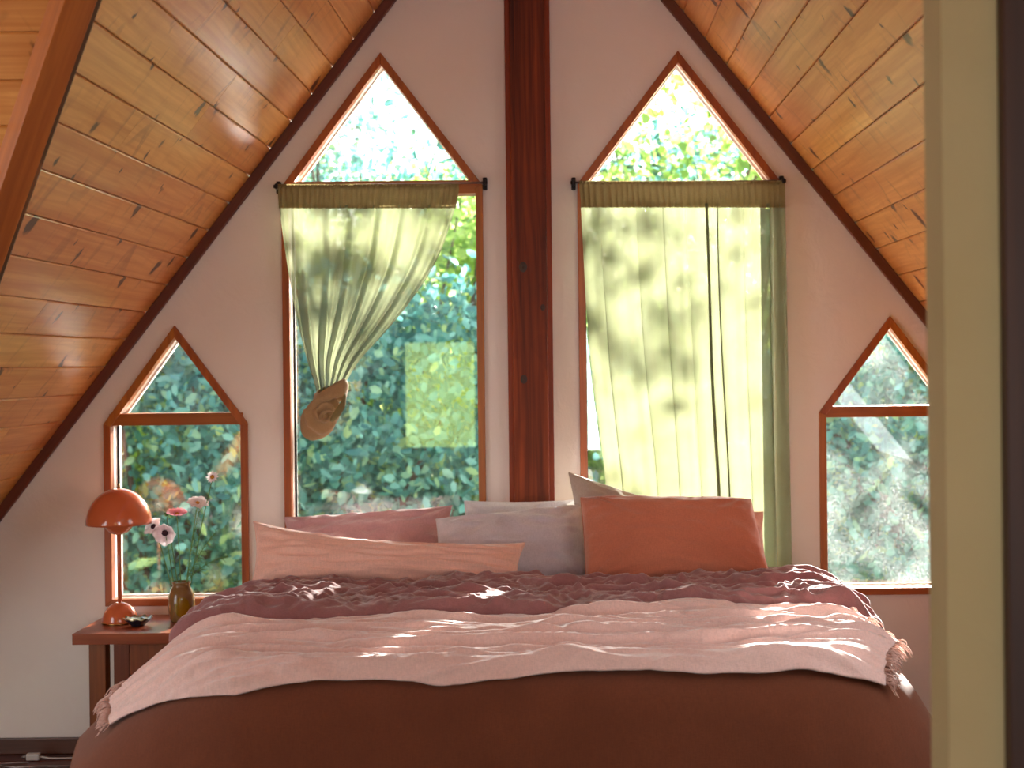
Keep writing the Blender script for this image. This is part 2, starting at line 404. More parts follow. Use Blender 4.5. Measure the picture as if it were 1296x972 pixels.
def slab_with_holes(name, outer, holes, y0, y1, mat, parent=None):
    loops = [[Vector((x, z, 0)) for x, z in outer]]+[[Vector((x, z, 0)) for x, z in h] for h in holes]
    tris = tessellate_polygon(loops)
    flat = [p for l in loops for p in l]; n = len(flat)
    vs = [(p.x, y0, p.y) for p in flat]+[(p.x, y1, p.y) for p in flat]
    fs = [tuple(t) for t in tris]+[tuple(i+n for i in t)[::-1] for t in tris]
    k = 0
    for l in loops:
        m = len(l)
        for i in range(m): a, b = k+i, k+(i+1) % m; fs.append((a, b, b+n, a+n))
        k += m
    bm = bmesh.new(); me = bpy.data.meshes.new('t'); me.from_pydata(vs, [], fs); bm.from_mesh(me); bpy.data.meshes.remove(me)
    return from_bm(name, bm, mat, parent)
HOLES = [inset(w_, 0.006) for w_ in WIN]
E = OFF+.005
gL = xA-(zA)/mL; gR = xA+zA/mR
outer = [(gL-.05, 0), (gR+.05, 0), (xA, zA+.06)]
WT = 0.15
wall = slab_with_holes('wall_back', outer, HOLES, 0.0, WT, M['plaster'])
tag(wall, 'pale pink plaster gable wall with four pointed windows', kind='structure')

def ring(name, lo_, li_, y0, y1, mat, parent):
    """closed frame between two matching loops"""
    n = len(lo_); vs = [(x, y0, z) for x, z in lo_]+[(x, y0, z) for x, z in li_]+[(x, y1, z) for x, z in lo_]+[(x, y1, z) for x, z in li_]
    fs = []
    for i in range(n):
        j = (i+1) % n
        fs += [(i, j, n+j, n+i), (2*n+i, 3*n+i, 3*n+j, 2*n+j), (i, 2*n+i, 2*n+j, j), (n+i, n+j, 3*n+j, 3*n+i)]
    return fs, vs
def rail(name, p, q, p2, q2, y0, y1, mat, parent, bev=.0015):
    """one straight mitred member of a window casing: outer edge p-q, inner edge p2-q2"""
    return prism(name, [p, q, p2, q2], y0, y1, mat, parent, bev)

win_labels = ['small pointed window behind the lamp and flowers', 'tall pointed window with knotted curtain',
              'tall pointed window behind the hanging curtain', 'small pointed window with dusty glass beside the doorway']
bars = [(523, 538), (229, 246), (229, 246), (513.5, 527.5)]
for i, wl in enumerate(WIN):
    root = empty('window_%d' % (i+1), ((wl[0][0]+wl[1][0])/2, 0, wl[0][1])); tag(root, win_labels[i], kind='structure')
    o_, i_ = wl, inset(wl, CAS)
    names = ['sill_casing', 'side_casing', 'gable_casing', 'gable_casing', 'side_casing']
    for k in range(5):
        j = (k+1) % 5
        rail(names[k], o_[k], o_[j], i_[j], i_[k], -0.016, 0.03, M['trim'] if k == 0 else M['trim_z'], root)
    # pale jamb lining, set back inside the casing
    j_o, j_i = inset(wl, .008), inset(wl, .026)
    for k in range(5):
        j = (k+1) % 5
        rail('jamb_lining', j_o[k], j_o[j], j_i[j], j_i[k], 0.031, WT-.002, M['plaster'], root, .001)
    um = (wl[0][0]+wl[1][0])/2
    cu = PU+um*300
    zt, zb = P(cu, bars[i][0]).z, P(cu, bars[i][1]).z
    # transom
    b = box('transom', (wl[0][0]+CAS*.7, -0.004, zb), (wl[1][0]-CAS*.7, 0.10, zt), M['trim'], root, .002)
    # glass stops (dark spacer line) and panes
    s_o, s_i = inset(wl, .0255), inset(wl, .034)
    for k in range(5):
        j = (k+1) % 5
        rail('glazing_bead', s_o[k], s_o[j], s_i[j], s_i[k], 0.086, 0.100, M['iron'] if k in (1, 4) else M['plaster'], root, .001)
    li = inset(wl, .030)
    gm = M['glass_dusty'] if i == 3 else M['glass']
    prism('pane', [li[0], li[1], (li[1][0], zb-.001), (li[0][0], zb-.001)], 0.090, 0.094, gm, root)
    # upper pane: triangle trimmed by the transom
    def xl(z, a, b): return a[0]+(b[0]-a[0])*(z-a[1])/(b[1]-a[1])
    zz = zt+.001
    if zz > li[2][1]:
        up = [(xl(zz, li[4], li[3]), zz), (xl(zz, li[2], li[3]), zz), li[3]]
    else: up = [(li[4][0], zz), (li[2][0], zz), li[2], li[3], li[4]]
    prism('pane', up, 0.090, 0.094, gm, root)

# ceiling boards -----------------------------------------------------------
PITCH = 0.1444; BT = 0.02; CH = 0.004
def plank(parent, org, ex, ey, en, a0, a1, b0, b1, name='plank', thick=BT, mat=None, gap=.0011):
    """a board: local x along its length, y across (0..w), z up out of the visible face.
    a0,a1: ends along the length at the y=0 edge; b0,b1: at the y=w edge"""
    w_ = b_w
    g = gap
    sec = [(g, -thick), (g, -CH), (g+CH, 0), (w_-g-CH, 0), (w_-g, -CH), (w_-g, -thick)]
    vs, fs = [], []
    mid = ((a0+a1+b0+b1)/4)
    for e0, e1 in ((a0, b0), (a1, b1)):
        for (y, z) in sec: vs.append((e0+(e1-e0)*y/w_-mid, y-w_/2, z))
    for k in range(6): j = (k+1) % 6; fs.append((k, j, j+6, k+6))
    fs += [(5, 4, 3, 2, 1, 0), (6, 7, 8, 9, 10, 11)]
    me = bpy.data.meshes.new(name); me.from_pydata(vs, [], fs); me.update(); me.materials.append(mat or M['pine'])
    o = bpy.data.objects.new(name, me); COL.objects.link(o); o.parent = parent
    c = org+ex*mid+ey*(w_/2)
    m4 = Matrix((( ex.x, ey.x, en.x, c.x), (ex.y, ey.y, en.y, c.y), (ex.z, ey.z, en.z, c.z), (0, 0, 0, 1)))
    o.matrix_basis = m4
    return o
def ceiling_root(label, quad, n, thick=.05):
    vs = [Vector(p)-n*BT for p in quad]+[Vector(p)-n*(BT+thick) for p in quad]; m = len(quad)
    fs = [tuple(range(m)), tuple(range(2*m-1, m-1, -1))]+[(i, (i+1) % m, (i+1) % m+m, i+m) for i in range(m)]
    bm = bmesh.new(); me = bpy.data.meshes.new('t'); me.from_pydata([tuple(v) for v in vs], [], fs); bm.from_mesh(me); bpy.data.meshes.remove(me)
    o = from_bm('ceiling', bm, M['outside']); tag(o, label, kind='structure'); return o
def pt(dv, nv, s, y): q = APEX+dv*s-nv*OFF; return Vector((q.x, y, q.z))
SMAX_L = (zA+.02)/math.sin(thL); SMAX_R = (zA+.02)/math.sin(thR)
ey_ = Vector((0, 1, 0))
# right slope
cR = ceiling_root('right sloping ceiling of varnished pine planks', [pt(dR, nR, 0, Y_OUT), pt(dR, nR, SMAX_R, Y_OUT), pt(dR, nR, SMAX_R, YB), pt(dR, nR, 0, YB)], nR)
rb = random.Random(3)
s = 1.725-12*.1430; b_w = .1430
while s < SMAX_R-.05:
    cuts = [-.001]; yy = -rb.uniform(.25, 1.9)
    while yy > YB+.5: cuts.append(yy); yy -= rb.uniform(1.6, 2.6)
    cuts.append(YB)
    org = pt(dR, nR, max(s, .0), 0)
    for c0, c1 in zip(cuts, cuts[1:]):
        plank(cR, pt(dR, nR, s, 0), ey_, dR, nR, c1+.0012, c0, c1+.0012, c0)
    s += .1430
# left slope, cut by the valley
cLq = [pt(dL, nL, 0, Y_OUT), pt(dL, nL, SMAX_L, Y_OUT), pt(dL, nL, SMAX_L, min(valley_y(SMAX_L), Y_OUT-.01)), pt(dL, nL, S_RIDGE, Y_RIDGE), pt(dL, nL, SMAX_L, near_valley_y(SMAX_L)), pt(dL, nL, SMAX_L, YB), pt(dL, nL, 0, YB)]
cL = ceiling_root('left sloping ceiling of varnished pine planks', cLq, nL)
s = 1.705-11*PITCH; b_w = PITCH
while s < SMAX_L-.05:
    o = pt(dL, nL, s, 0); s1 = s+PITCH
    def emit(y_hi0, y_hi1, y_lo0, y_lo1):
        # across runs down-slope; ex must make a right-handed frame with normal nL
        ex = -ey_
        plank(cL, o, ex, dL, nL, -y_hi0, -y_lo0, -y_hi1, -y_lo1)
    if s < S_RIDGE-.02:
        cuts = [-.001]; yy = -rb.uniform(.3, 2.2)
        while yy > YB+.5: cuts.append(yy); yy -= rb.uniform(1.6, 2.6)
        cuts.append(YB)
        for c0, c1 in zip(cuts, cuts[1:]): emit(c0, c0, c1+.0012, c1+.0012)
    else:
        v0, v1 = valley_y(s), valley_y(s1)
        if v1 < -.05:
            if v0 < -1.2 and rb.random() < .75:
                c = v1*rb.uniform(.25, .75); emit(-.001, -.001, c+.0012, c+.0012); emit(c, c, v0, v1)
            else: emit(-.001, -.001, v0, v1)
        emit(near_valley_y(s), near_valley_y(s1), YB, YB)
    s = s1
# dormer slopes: boards run along x, from the valley out to the dormer's gable
X_D = -3.62
far_n = Vector((1, 0, 0)).cross((V1-V0)).normalized()
if far_n.z > 0: far_n = -far_n
far_d = Vector((0, V1.y-V0.y, V1.z-V0.z)).normalized()
RP = Vector((0, Y_RIDGE, RIDGE_Z-OFF*0)); vr = pt(dL, nL, S_RIDGE, Y_RIDGE); RP.z = vr.z
near_n = Vector((0, -far_n.y, far_n.z)); near_d = Vector((0, -far_d.y, far_d.z))
TMAX = vr.z/(-far_d.z)
def vx(t): z = vr.z+far_d.z*t; return vr.x+(z-vr.z)/mL
for lab, dd, nn, sg in (('dormer ceiling of pine planks beyond the valley beam', far_d, far_n, 1), ('near dormer ceiling of pine planks', near_d, near_n, -1)):
    q0 = Vector((0, RP.y, RP.z))
    def dp(x, t): p = q0+dd*t; return Vector((x, p.y, p.z))
    cD = ceiling_root(lab, [dp(vx(0)+.04, 0), dp(X_D, 0), dp(X_D, TMAX), dp(vx(TMAX)+.04, TMAX)], nn)
    t = 0.0; b_w = .1444
    # phase: a joint shows at photo (20,102)
    tj = (ray_plane(20, 102, V0, far_n)-q0).dot(far_d); t = (tj % b_w)-b_w
    while t < TMAX-.02:
        ex = dd.cross(nn)
        e = 1 if ex.x > 0 else -1
        x0, x1 = X_D, vx(max(t, 0))+.0; x1b = vx(t+b_w)
        o = dp(0, t)
        if e > 0: plank(cD, o, ex, dd, nn, x0, x1, x0, x1b)
        else: plank(cD, o, ex, dd, nn, -x1, -x0, -x1b, -x0)
        t += b_w
# valley beams
def beam(name, a, b, n, wdt, dep, mat, label):
    ax = (b-a).normalized(); sd = ax.cross(n).normalized(); n2 = sd.cross(ax).normalized()
    if n2.dot(n) < 0: n2 = -n2
    bm = bmesh.new()
    m4 = Matrix(((ax.x, sd.x, n2.x, a.x), (ax.y, sd.y, n2.y, a.y), (ax.z, sd.z, n2.z, a.z), (0, 0, 0, 1)))
    bm_box(bm, (0, -wdt/2, -.01), ((b-a).length, wdt/2, dep), .004)
    o = from_bm(name, bm, mat); o.matrix_world = m4; tag(o, label, kind='structure'); return o
va, vb = pt(dL, nL, S_RIDGE, Y_RIDGE), pt(dL, nL, SMAX_L-.12, valley_y(SMAX_L-.12))
bn = (nL+far_n).normalized()
sdv = (vb-va).normalized().cross(bn).normalized()
SH = Vector((-.045, 0, 0))
beam('trim_1', va+SH, vb+SH, bn, .085, .062, M['beam'], 'orange wooden valley beam at the top left between two slopes')
vc = pt(dL, nL, SMAX_L-.12, near_valley_y(SMAX_L-.12))
beam('trim_2', va+SH, vc+SH, (nL+near_n).normalized(), .085, .062, M['beam'], 'near valley beam of the dormer')
# trim between wall and ceiling
for nm, dv, nv, lab, smax in (('trim_3', dL, nL, 'dark trim along the left slope of the gable wall', SMAX_L), ('trim_4', dR, nR, 'dark trim along the right slope of the gable wall', SMAX_R)):
    a = APEX+dv*.02; b = APEX+dv*(smax-.03)
    ax = dv; sd = Vector((0, -1, 0)); n2 = nv
    bm = bmesh.new(); bm_box(bm, (0, 0.001, -OFF+.001), ((b-a).length, .026, 0), .003)
    o = from_bm(nm, bm, M['roof_trim']); tag(o, lab, kind='structure')
    o.matrix_world = Matrix(((ax.x, sd.x, n2.x, a.x), (ax.y, sd.y, n2.y, a.y), (ax.z, sd.z, n2.z, a.z), (0, 0, 0, 1)))
# dormer gable wall with no opening (out of the frame on the left)
yf, yn = Y_RIDGE+(0-vr.z)/far_d.z*far_d.y, Y_RIDGE-(0-vr.z)/far_d.z*far_d.y
o = mesh('wall_left', [(X_D-.1, yf+.1, 0), (X_D-.1, yn-.1, 0), (X_D-.1, Y_RIDGE, vr.z+.1), (X_D, yf+.1, 0), (X_D, yn-.1, 0), (X_D, Y_RIDGE, vr.z+.1)],
         [(0, 1, 2), (5, 4, 3), (0, 3, 4, 1), (1, 4, 5, 2), (2, 5, 3, 0)], M['plaster']); tag(o, 'plaster gable wall of the dormer', kind='structure')
# wall behind the camera, with a window that mirrors faintly in the panes
bw = [(-1.54, 0.80), (-0.82, 0.80), (-0.82, 1.85), (-1.54, 1.85)]
o = slab_with_holes('wall_front', [(gL-.05, 0), (gR+.05, 0), (xA, zA+.06)], [bw], YB-.12, YB, M['plaster']); tag(o, 'plaster gable wall behind the viewer', kind='structure')
root = empty('window_5', (-1.18, YB, .8)); tag(root, 'window in the wall behind the viewer', kind='structure')
bi = [(-1.51, .83), (-.85, .83), (-.85, 1.82), (-1.51, 1.82)]
for k in range(4):
    j = (k+1) % 4; rail('side_casing', bw[k], bw[j], bi[j], bi[k], YB-.1, YB+.012, M['trim'], root)
prism('pane', bi, YB-.06, YB-.056, M['glass'], root)

def light_frame(name, label, c, ex, ey, en, sx, sy, depth):
    root = empty(name, c); tag(root, label, kind='structure')
    m4 = Matrix(((ex.x, ey.x, en.x, c.x), (ex.y, ey.y, en.y, c.y), (ex.z, ey.z, en.z, c.z), (0, 0, 0, 1)))
    hx, hy, f = sx/2, sy/2, .06
    for lo, hi in (((-hx-f, hy, -depth), (hx+f, hy+f, .03)), ((-hx-f, -hy-f, -depth), (hx+f, -hy, .03)), ((-hx-f, -hy, -depth), (-hx, hy, .03)), ((hx, -hy, -depth), (hx+f, hy, .03))):
        bm = bmesh.new(); bm_box(bm, lo, hi, .003, m4); from_bm('side_casing', bm, M['trim'], root)  # casing pieces of an added frame around a fill light
X_, Y_, Z_ = Vector((1, 0, 0)), Vector((0, 1, 0)), Vector((0, 0, 1))
light_frame('window_6', 'wooden frame added around the fill light at the dormer wall', Vector((-3.42, -2.7, 1.05)), Y_, Z_, X_, 1.7, 1.5, .195)  # frame added for the dormer fill light
light_frame('window_7', 'wooden frame added around the fill light on the right slope', Vector((1.70, -2.55, 1.45)), Y_, -dR, nR, 1.1, 1.1, .085)  # frame added to dress the right fill light; the slope stays closed
light_frame('window_8', 'wooden frame added around the fill light behind the viewer', Vector((.42, -7.05, 1.40)), X_, Z_, Y_, .9, 1.2, .145)  # frame added round the rear fill light; the wall behind has no opening
# floor with boards
fl = box('floor', (gL-.3, YB-.1, -.14), (gR+.3, WT, -.02), M['outside']); tag(fl, 'dark wooden plank floor', kind='structure')
b_w = .115; y = 0.0; rf = random.Random(11)
while y > YB:
    xs = [gL-.1]; x = gL+rf.uniform(.6, 1.6)
    while x < gR-.4: xs.append(x); x += rf.uniform(1.2, 2.0)
    xs.append(gR+.1)
    for a, b in zip(xs, xs[1:]):
        plank(fl, Vector((0, y-b_w, 0)), Vector((1, 0, 0)), ey_, Vector((0, 0, 1)), a, b-.0012, a, b-.0012, mat=M['floor'])
    y -= b_w
bb = box('baseboard_back', (gL+.12, -.018, 0.001), (gR-.12, -.0005, .068), M['base'], None, .004); tag(bb, 'dark brown baseboard under the gable wall', kind='structure')
# partition beside the viewer on the right, with its dark casing
YJ = -3.75
xj0 = P(1196, 486, YJ).x; xj1 = P(1266, 486, YJ).x
xr = xA+(zA-.02)/mR
def part_poly(x0, x1): return [(x0, 0), (x1, 0), (x1, max(z_right(x1), .02)), (x0, z_right(x0))]
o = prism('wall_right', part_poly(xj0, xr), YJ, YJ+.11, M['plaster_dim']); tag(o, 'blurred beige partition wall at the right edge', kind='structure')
o = prism('trim_5', part_poly(xj1, xj1+.11), YJ-.03, YJ, M['dark_casing'], None, .003); tag(o, 'dark brown upright casing on the partition at the right edge', kind='structure')

# centre post ---------------------------------------------------------------
pc = P(669, 320)
root = empty('post', (pc.x, 0, 0)); tag(root, 'dark reddish timber post with knots between the two tall windows', 'post')
bk0, bk1 = P(641.5, 320, -.03).x, P(698.5, 320, -.03).x
f0, f1 = P(647.5, 320, -.09).x, P(692, 320, -.09).x
def post_top(x): return min(z_left(x), z_right(x))-.004
prism('backing_board', [(bk0, .002), (bk1, .002), (bk1, post_top(bk1)), (xA, zA-.006), (bk0, post_top(bk0))], -.035, -.0005, M['post_side'], root, .002)
prism('timber', [(f0, .002), (f1, .002), (f1, post_top(f1)), (xA, zA-.006), (f0, post_top(f0))], -.09, -.0355, M['post'], root, .003)
rr = random.Random(5)
for (u, v, r) in ((662, 338, .020), (687, 389, .012), (663, 480, .017)):
    c = P(u, v, -.0915)
    vs, fs = [], []
    for k in range(5):
        rk = r*(1-.25*k); 
        for a in range(16):
            an = 2*math.pi*a/16; vs.append((c.x+rk*math.cos(an)*.85, -.0900-.0018*math.sin(k/4*math.pi/2)+(.0022 if k == 4 else 0), c.z+rk*1.1*math.sin(an)))
    for k in range(4):
        for a in range(16): fs.append((k*16+a, k*16+(a+1) % 16, (k+1)*16+(a+1) % 16, (k+1)*16+a))
    fs.append(tuple(64+a for a in range(16)))
    mesh('knot', vs, fs, M['stamen'] if False else M['dark_casing'], root, True)
#OBJECTS
# ------------------------------------------------------------------ outdoors
g = mesh('ground', [(-60, -40, -3.2), (60, -40, -3.2), (60, 60, -3.2), (-60, 60, -3.2), (-60, -40, -3.4), (60, -40, -3.4), (60, 60, -3.4), (-60, 60, -3.4)],
         [(0, 1, 2, 3), (7, 6, 5, 4), (0, 4, 5, 1), (1, 5, 6, 2), (2, 6, 7, 3), (3, 7, 4, 0)], M['lawn']); tag(g, 'grass ground outside the house', kind='structure')
# the lawn climbs behind the house, as the reflection in the panes shows
gx, gy = 30, 24; vs = []; fs = []
for j in range(gy+1):
    for i in range(gx+1):
        x = -22+44*i/gx; y = -11-26*j/gy; vs.append((x, y, -3.1+7.5*(1-math.cos(math.pi*min(1, j/gy)))/2+.3*nz(x*.3, y*.3)))
for j in range(gy):
    for i in range(gx): a = j*(gx+1)+i; fs.append((a, a+1, a+gx+2, a+gx+1))
o = mesh('grass_slope', vs, fs, M['lawn'], None, True); tag(o, 'sunlit grass slope behind the house', kind='structure')

def leaves_mesh(name, cent, n_per, spread, size, mat, parent, rng, droop=.5):
    cent = np.asarray(cent); k = len(cent)
    c = np.repeat(cent, n_per, 0)+rng.normal(0, 1, (k*n_per, 3))*np.asarray(spread); n = len(c)
    ax = rng.normal(0, 1, (n, 3)); ax[:, 2] -= droop; ax /= np.linalg.norm(ax, axis=1)[:, None]
    b = rng.normal(0, 1, (n, 3)); sd = np.cross(ax, b); sd /= np.linalg.norm(sd, axis=1)[:, None]
    nn = np.cross(ax, sd); L = (size*rng.uniform(.6, 1.3, n))[:, None]
    v = np.empty((n, 6, 3)); v[:, 0] = c; v[:, 3] = c+ax*L
    v[:, 1] = c+ax*L*.3+sd*L*.27+nn*L*.06; v[:, 2] = c+ax*L*.72+sd*L*.22+nn*L*.05
    v[:, 4] = c+ax*L*.72-sd*L*.22+nn*L*.05; v[:, 5] = c+ax*L*.3-sd*L*.27+nn*L*.06
    me = bpy.data.meshes.new(name); me.vertices.add(n*6); me.vertices.foreach_set('co', v.reshape(-1))
    idx = ((np.arange(n)*6)[:, None]+np.array([[0, 1, 2, 3, 0, 3, 4, 5]])).reshape(-1)
    me.loops.add(len(idx)); me.loops.foreach_set('vertex_index', idx.astype(np.int32))
    me.polygons.add(n*2); me.polygons.foreach_set('loop_start', (np.arange(n*2)*4).astype(np.int32))
    me.polygons.foreach_set('loop_total', np.full(n*2, 4, np.int32)); me.update(calc_edges=True)
    o = link(name, me, mat, parent); o['kind'] = 'stuff'; return o
def tree(loc, crown_c, crown_r, n_cl, n_per, size, mat, label, seed, spread=.33, thin=1.0):
    rng = np.random.default_rng(seed); loc = Vector(loc); cc = Vector(crown_c)
    root = empty('tree', loc); tag(root, label, 'tree', 'trees outside the windows')
    rd = random.Random(seed); trunk_top = loc.lerp(cc, .75)
    vs, fs = [], []
    def add(pts, rads):
        v, f = tube(None, pts, rads, None, seg=8); k = len(vs); vs.extend(v); fs.extend(tuple(i+k for i in q) for q in f)
    h = cc.z-loc.z
    add([loc, loc.lerp(trunk_top, .35)+Vector((rd.uniform(-.15, .15), rd.uniform(-.1, .1), 0)), loc.lerp(trunk_top, .7)+Vector((rd.uniform(-.2, .2), 0, 0)), trunk_top], [(.035*h+.05)*thin, (.028*h+.05)*thin, (.02*h+.04)*thin, .03*thin])
    for k in range(9):
        a = loc.lerp(trunk_top, rd.uniform(.45, 1.0)); an = rd.uniform(0, 6.28)
        e = cc+Vector((math.cos(an)*crown_r[0]*.8, math.sin(an)*crown_r[1]*.8, rd.uniform(-.6, .7)*crown_r[2]))
        m_ = a.lerp(e, .5)+Vector((rd.uniform(-.2, .2), rd.uniform(-.2, .2), rd.uniform(-.1, .35)))
        add([a, a.lerp(m_, .5)+Vector((0, 0, rd.uniform(-.1, .1))), m_, e], [(.012*h+.02)*thin, (.010*h+.015)*thin, (.007*h+.01)*thin, .008*thin])
    mesh('trunk', vs, fs, M['bark'], root, True)
    p = rng.normal(0, 1, (n_cl, 3)); p /= np.linalg.norm(p, axis=1)[:, None]; p *= rng.uniform(.25, 1.0, (n_cl, 1))**.5
    cent = p*np.array(crown_r)+np.array(cc)
    leaves_mesh('crown', cent, n_per, (spread, spread, spread*.55), size, mat, root, rng)
    return root
GZ = -3.2
tree((-1.9, 5.6, GZ), (-1.6, 5.4, 1.15), (1.5, 1.1, 1.25), 120, 109, 0.10, M['leaf_teal'], 'teal-leaved tree close outside the window with the knotted curtain', 1, .26)
tree((-3.4, 6.4, GZ), (-3.6, 6.2, .9), (1.5, 1.1, 1.7), 120, 109, 0.10, M['leaf_teal'], 'teal-leaved tree seen through the small window behind the lamp', 2, .26)
tree((2.9, 6.4, GZ), (3.1, 6.0, .8), (1.5, 1.1, 1.5), 120, 109, 0.10, M['leaf_teal'], 'teal-leaved tree seen through the dusty small window', 3, .26)
tree((-4.6, 9.0, GZ), (-4.5, 9.0, 1.7), (2.2, 1.6, 2.5), 150, 130, 0.11, M['leaf_lime'], 'sunlit lime-green tree behind the teal tree at the small window', 4, .34)
tree((-.9, 9.5, GZ), (-.7, 9.3, 1.6), (2.2, 1.5, 2.3), 150, 130, 0.11, M['leaf_lime'], 'sunlit lime-green tree in the middle behind the tall windows', 5, .34)
tree((3.6, 9.6, GZ), (3.8, 9.4, .9), (2.2, 1.6, 2.1), 150, 130, 0.11, M['leaf_lime'], 'sunlit lime-green tree at the right behind the dusty window', 6, .34)
tree((-2.9, 12.5, GZ), (-3.0, 12.5, 2.4), (2.4, 1.6, 2.6), 130, 117, 0.12, M['leaf_dark'], 'dark green tree standing tall at the left behind the others', 7, .38)
tree((1.6, 12.2, GZ), (1.7, 12.2, 1.9), (2.3, 1.6, 2.6), 130, 117, 0.12, M['leaf_dark'], 'dark green tree standing tall behind the hanging curtain', 8, .38)
tree((-7.0, 12.5, GZ), (-6.9, 12.5, 1.9), (2.4, 1.6, 2.8), 130, 117, 0.12, M['leaf_dark'], 'dark green tree at the far left', 9, .38)
tree((6.2, 12.2, GZ), (6.3, 12.2, 1.2), (2.4, 1.6, 2.4), 130, 117, 0.12, M['leaf_dark'], 'dark green tree at the far right', 10, .38)
for k, x in enumerate((-8.5, -5.2, -1.9, 1.3, 4.6, 7.9)):
    tree((x, 16.0, GZ), (x, 16.0, .2), (2.4, 1.4, 2.9), 110, 117, 0.16, M['leaf_dark'], 'dark shrubby tree in the far row, %s' % ('first from the left', 'second from the left', 'third from the left', 'third from the right', 'second from the right', 'first from the right')[k], 20+k, .45)
tree((-2.3, 8.2, GZ), (-1.9, 8.0, 3.85), (1.4, .8, .75), 40, 34, .10, M['leaf_teal'], 'slender pale tree showing against the sky in the left pointed pane', 41, .28, .35)
tree((1.9, 8.6, GZ), (1.3, 8.4, 3.75), (1.3, .7, .75), 40, 30, .10, M['leaf_teal'], 'slender pale tree low behind the right pointed pane', 42, .28, .3)
# a tall tree beside the house whose branches dapple the sun
tree((1.0, 7.4, GZ), (1.3, 6.4, 4.0), (1.3, 1.0, 1.3), 44, 26, .13, M['leaf_lime'], 'tall sparse tree whose top shows against the sky in the right pointed pane', 40, .34, .3)

# ------------------------------------------------------------------ bed
BX, BTOP = -.115, .775
bed = empty('bed', (BX, -1.05, 0)); tag(bed, 'king-size bed under brown and blush linens', 'bed')
box('bed_base', (BX-.93, -2.0, .12), (BX+.93, -.10, .36), M['stand'], bed, .01)
for sx in (-.86, .86):
    for y in (-1.92, -.18): box('leg', (BX+sx-.03, y-.03, .0), (BX+sx+.03, y+.03, .12), M['stand_z'], bed, .004)
box('mattress', (BX-.93, -2.0, .361), (BX+.93, -.10, .70), M['mattress'], bed, .05)

IN_X0, IN_X1, IN_Y0, CR = -.80, .57, -1.74, .27
def prof(e, pm, Lc):
    """distance e past the clamp line: (outward, down, angle), bending towards angle pm"""
    n = max(2, int(e/.012)+1); st = e/n; o = dn = 0.0; ph = 0.0
    for i in range(n):
        ph = pm*(1-math.exp(-((i+.5)*st)/Lc)); o += math.cos(ph)*st; dn += math.sin(ph)*st
    return o, dn, ph
def drape(a, b, off):
    """flat cloth point (a across, b along) laid over the bed, lifted by off along the normal"""
    cx = min(max(a, IN_X0), IN_X1); cy = max(b, IN_Y0)
    q = Vector((a-cx, b-cy)); l = q.length
    if l <= CR: return Vector((a, b, BTOP+off)), Vector((0, 0, 1))
    n = q/l; e = l-CR
    foot = abs(n.y)**1.5
    if n.x < 0: side = R(46)+R(34)*min(1, max(0, (b+1.0)/.6))
    else: side = R(66)
    pm = side*(1-foot)+R(82)*foot
    Lc = .14*(1-foot)+.085*foot
    o, dn, ph = prof(e, pm, Lc)
    nr = Vector((n.x*math.sin(ph), n.y*math.sin(ph), math.cos(ph)))
    p = Vector((cx+n.x*(CR+o), cy+n.y*(CR+o), BTOP-dn))
    return p+nr*off, nr
def sheet(name, a0, a1, b0, b1, na, nb, offf, mat, parent=None, edge=None, thick=.004):
    vs, fs = [], []
    for j in range(nb+1):
        for i in range(na+1):
            s_, t_ = i/na, j/nb
            a, b = (a0+(a1-a0)*s_, b0+(b1-b0)*t_) if edge is None else edge(s_, t_)
            p, nr = drape(a, b, offf(a, b, s_, t_)); p.z = max(p.z, .02); vs.append(p)
    for j in range(nb):
        for i in range(na): k = j*(na+1)+i; fs.append((k, k+1, k+na+2, k+na+1))
    o = mesh(name, vs, fs, mat, parent, True)
    if thick:
        md = o.modifiers.new('thickness', 'SOLIDIFY'); md.thickness = thick; md.offset = -1
    return o
def crest(x, y, z, k=4.5):
    q = max(0.0, 1-abs(nz(x, y, z))*k); return q*q*(3-2*q)
def ridge(x, y, z=0): return 1-abs(nz(x, y, z))*2.0

# brown bedspread: hangs down in front and at both sides
def spread_off(a, b, s_, t_):
    h = .004*nz(a*3, b*3)
    hang = max(0, -1.95-b)
    h += min(hang, .35)*(.030*nz(a*4.2+.7*nz(a*2, b), 3.1, b*.8)+.012*nz(a*11, 7.7, b*1.2))
    sd = max(0, abs(a-BX)-1.0); h += min(sd, .3)*.05*nz(b*4, 1.3, a)
    return h
sp = sheet('bedspread', -1.55, 1.32, -2.60, -.16, 170, 150, spread_off, M['spread']); tag(sp, 'rust-brown linen bedspread hanging over the foot of the bed', 'bedspread')

def front_line(a): return -1.40+.04*nz(a*1.6, 2.2)+.06*(a-BX)+.07*max(0, (a-.55)/.45)
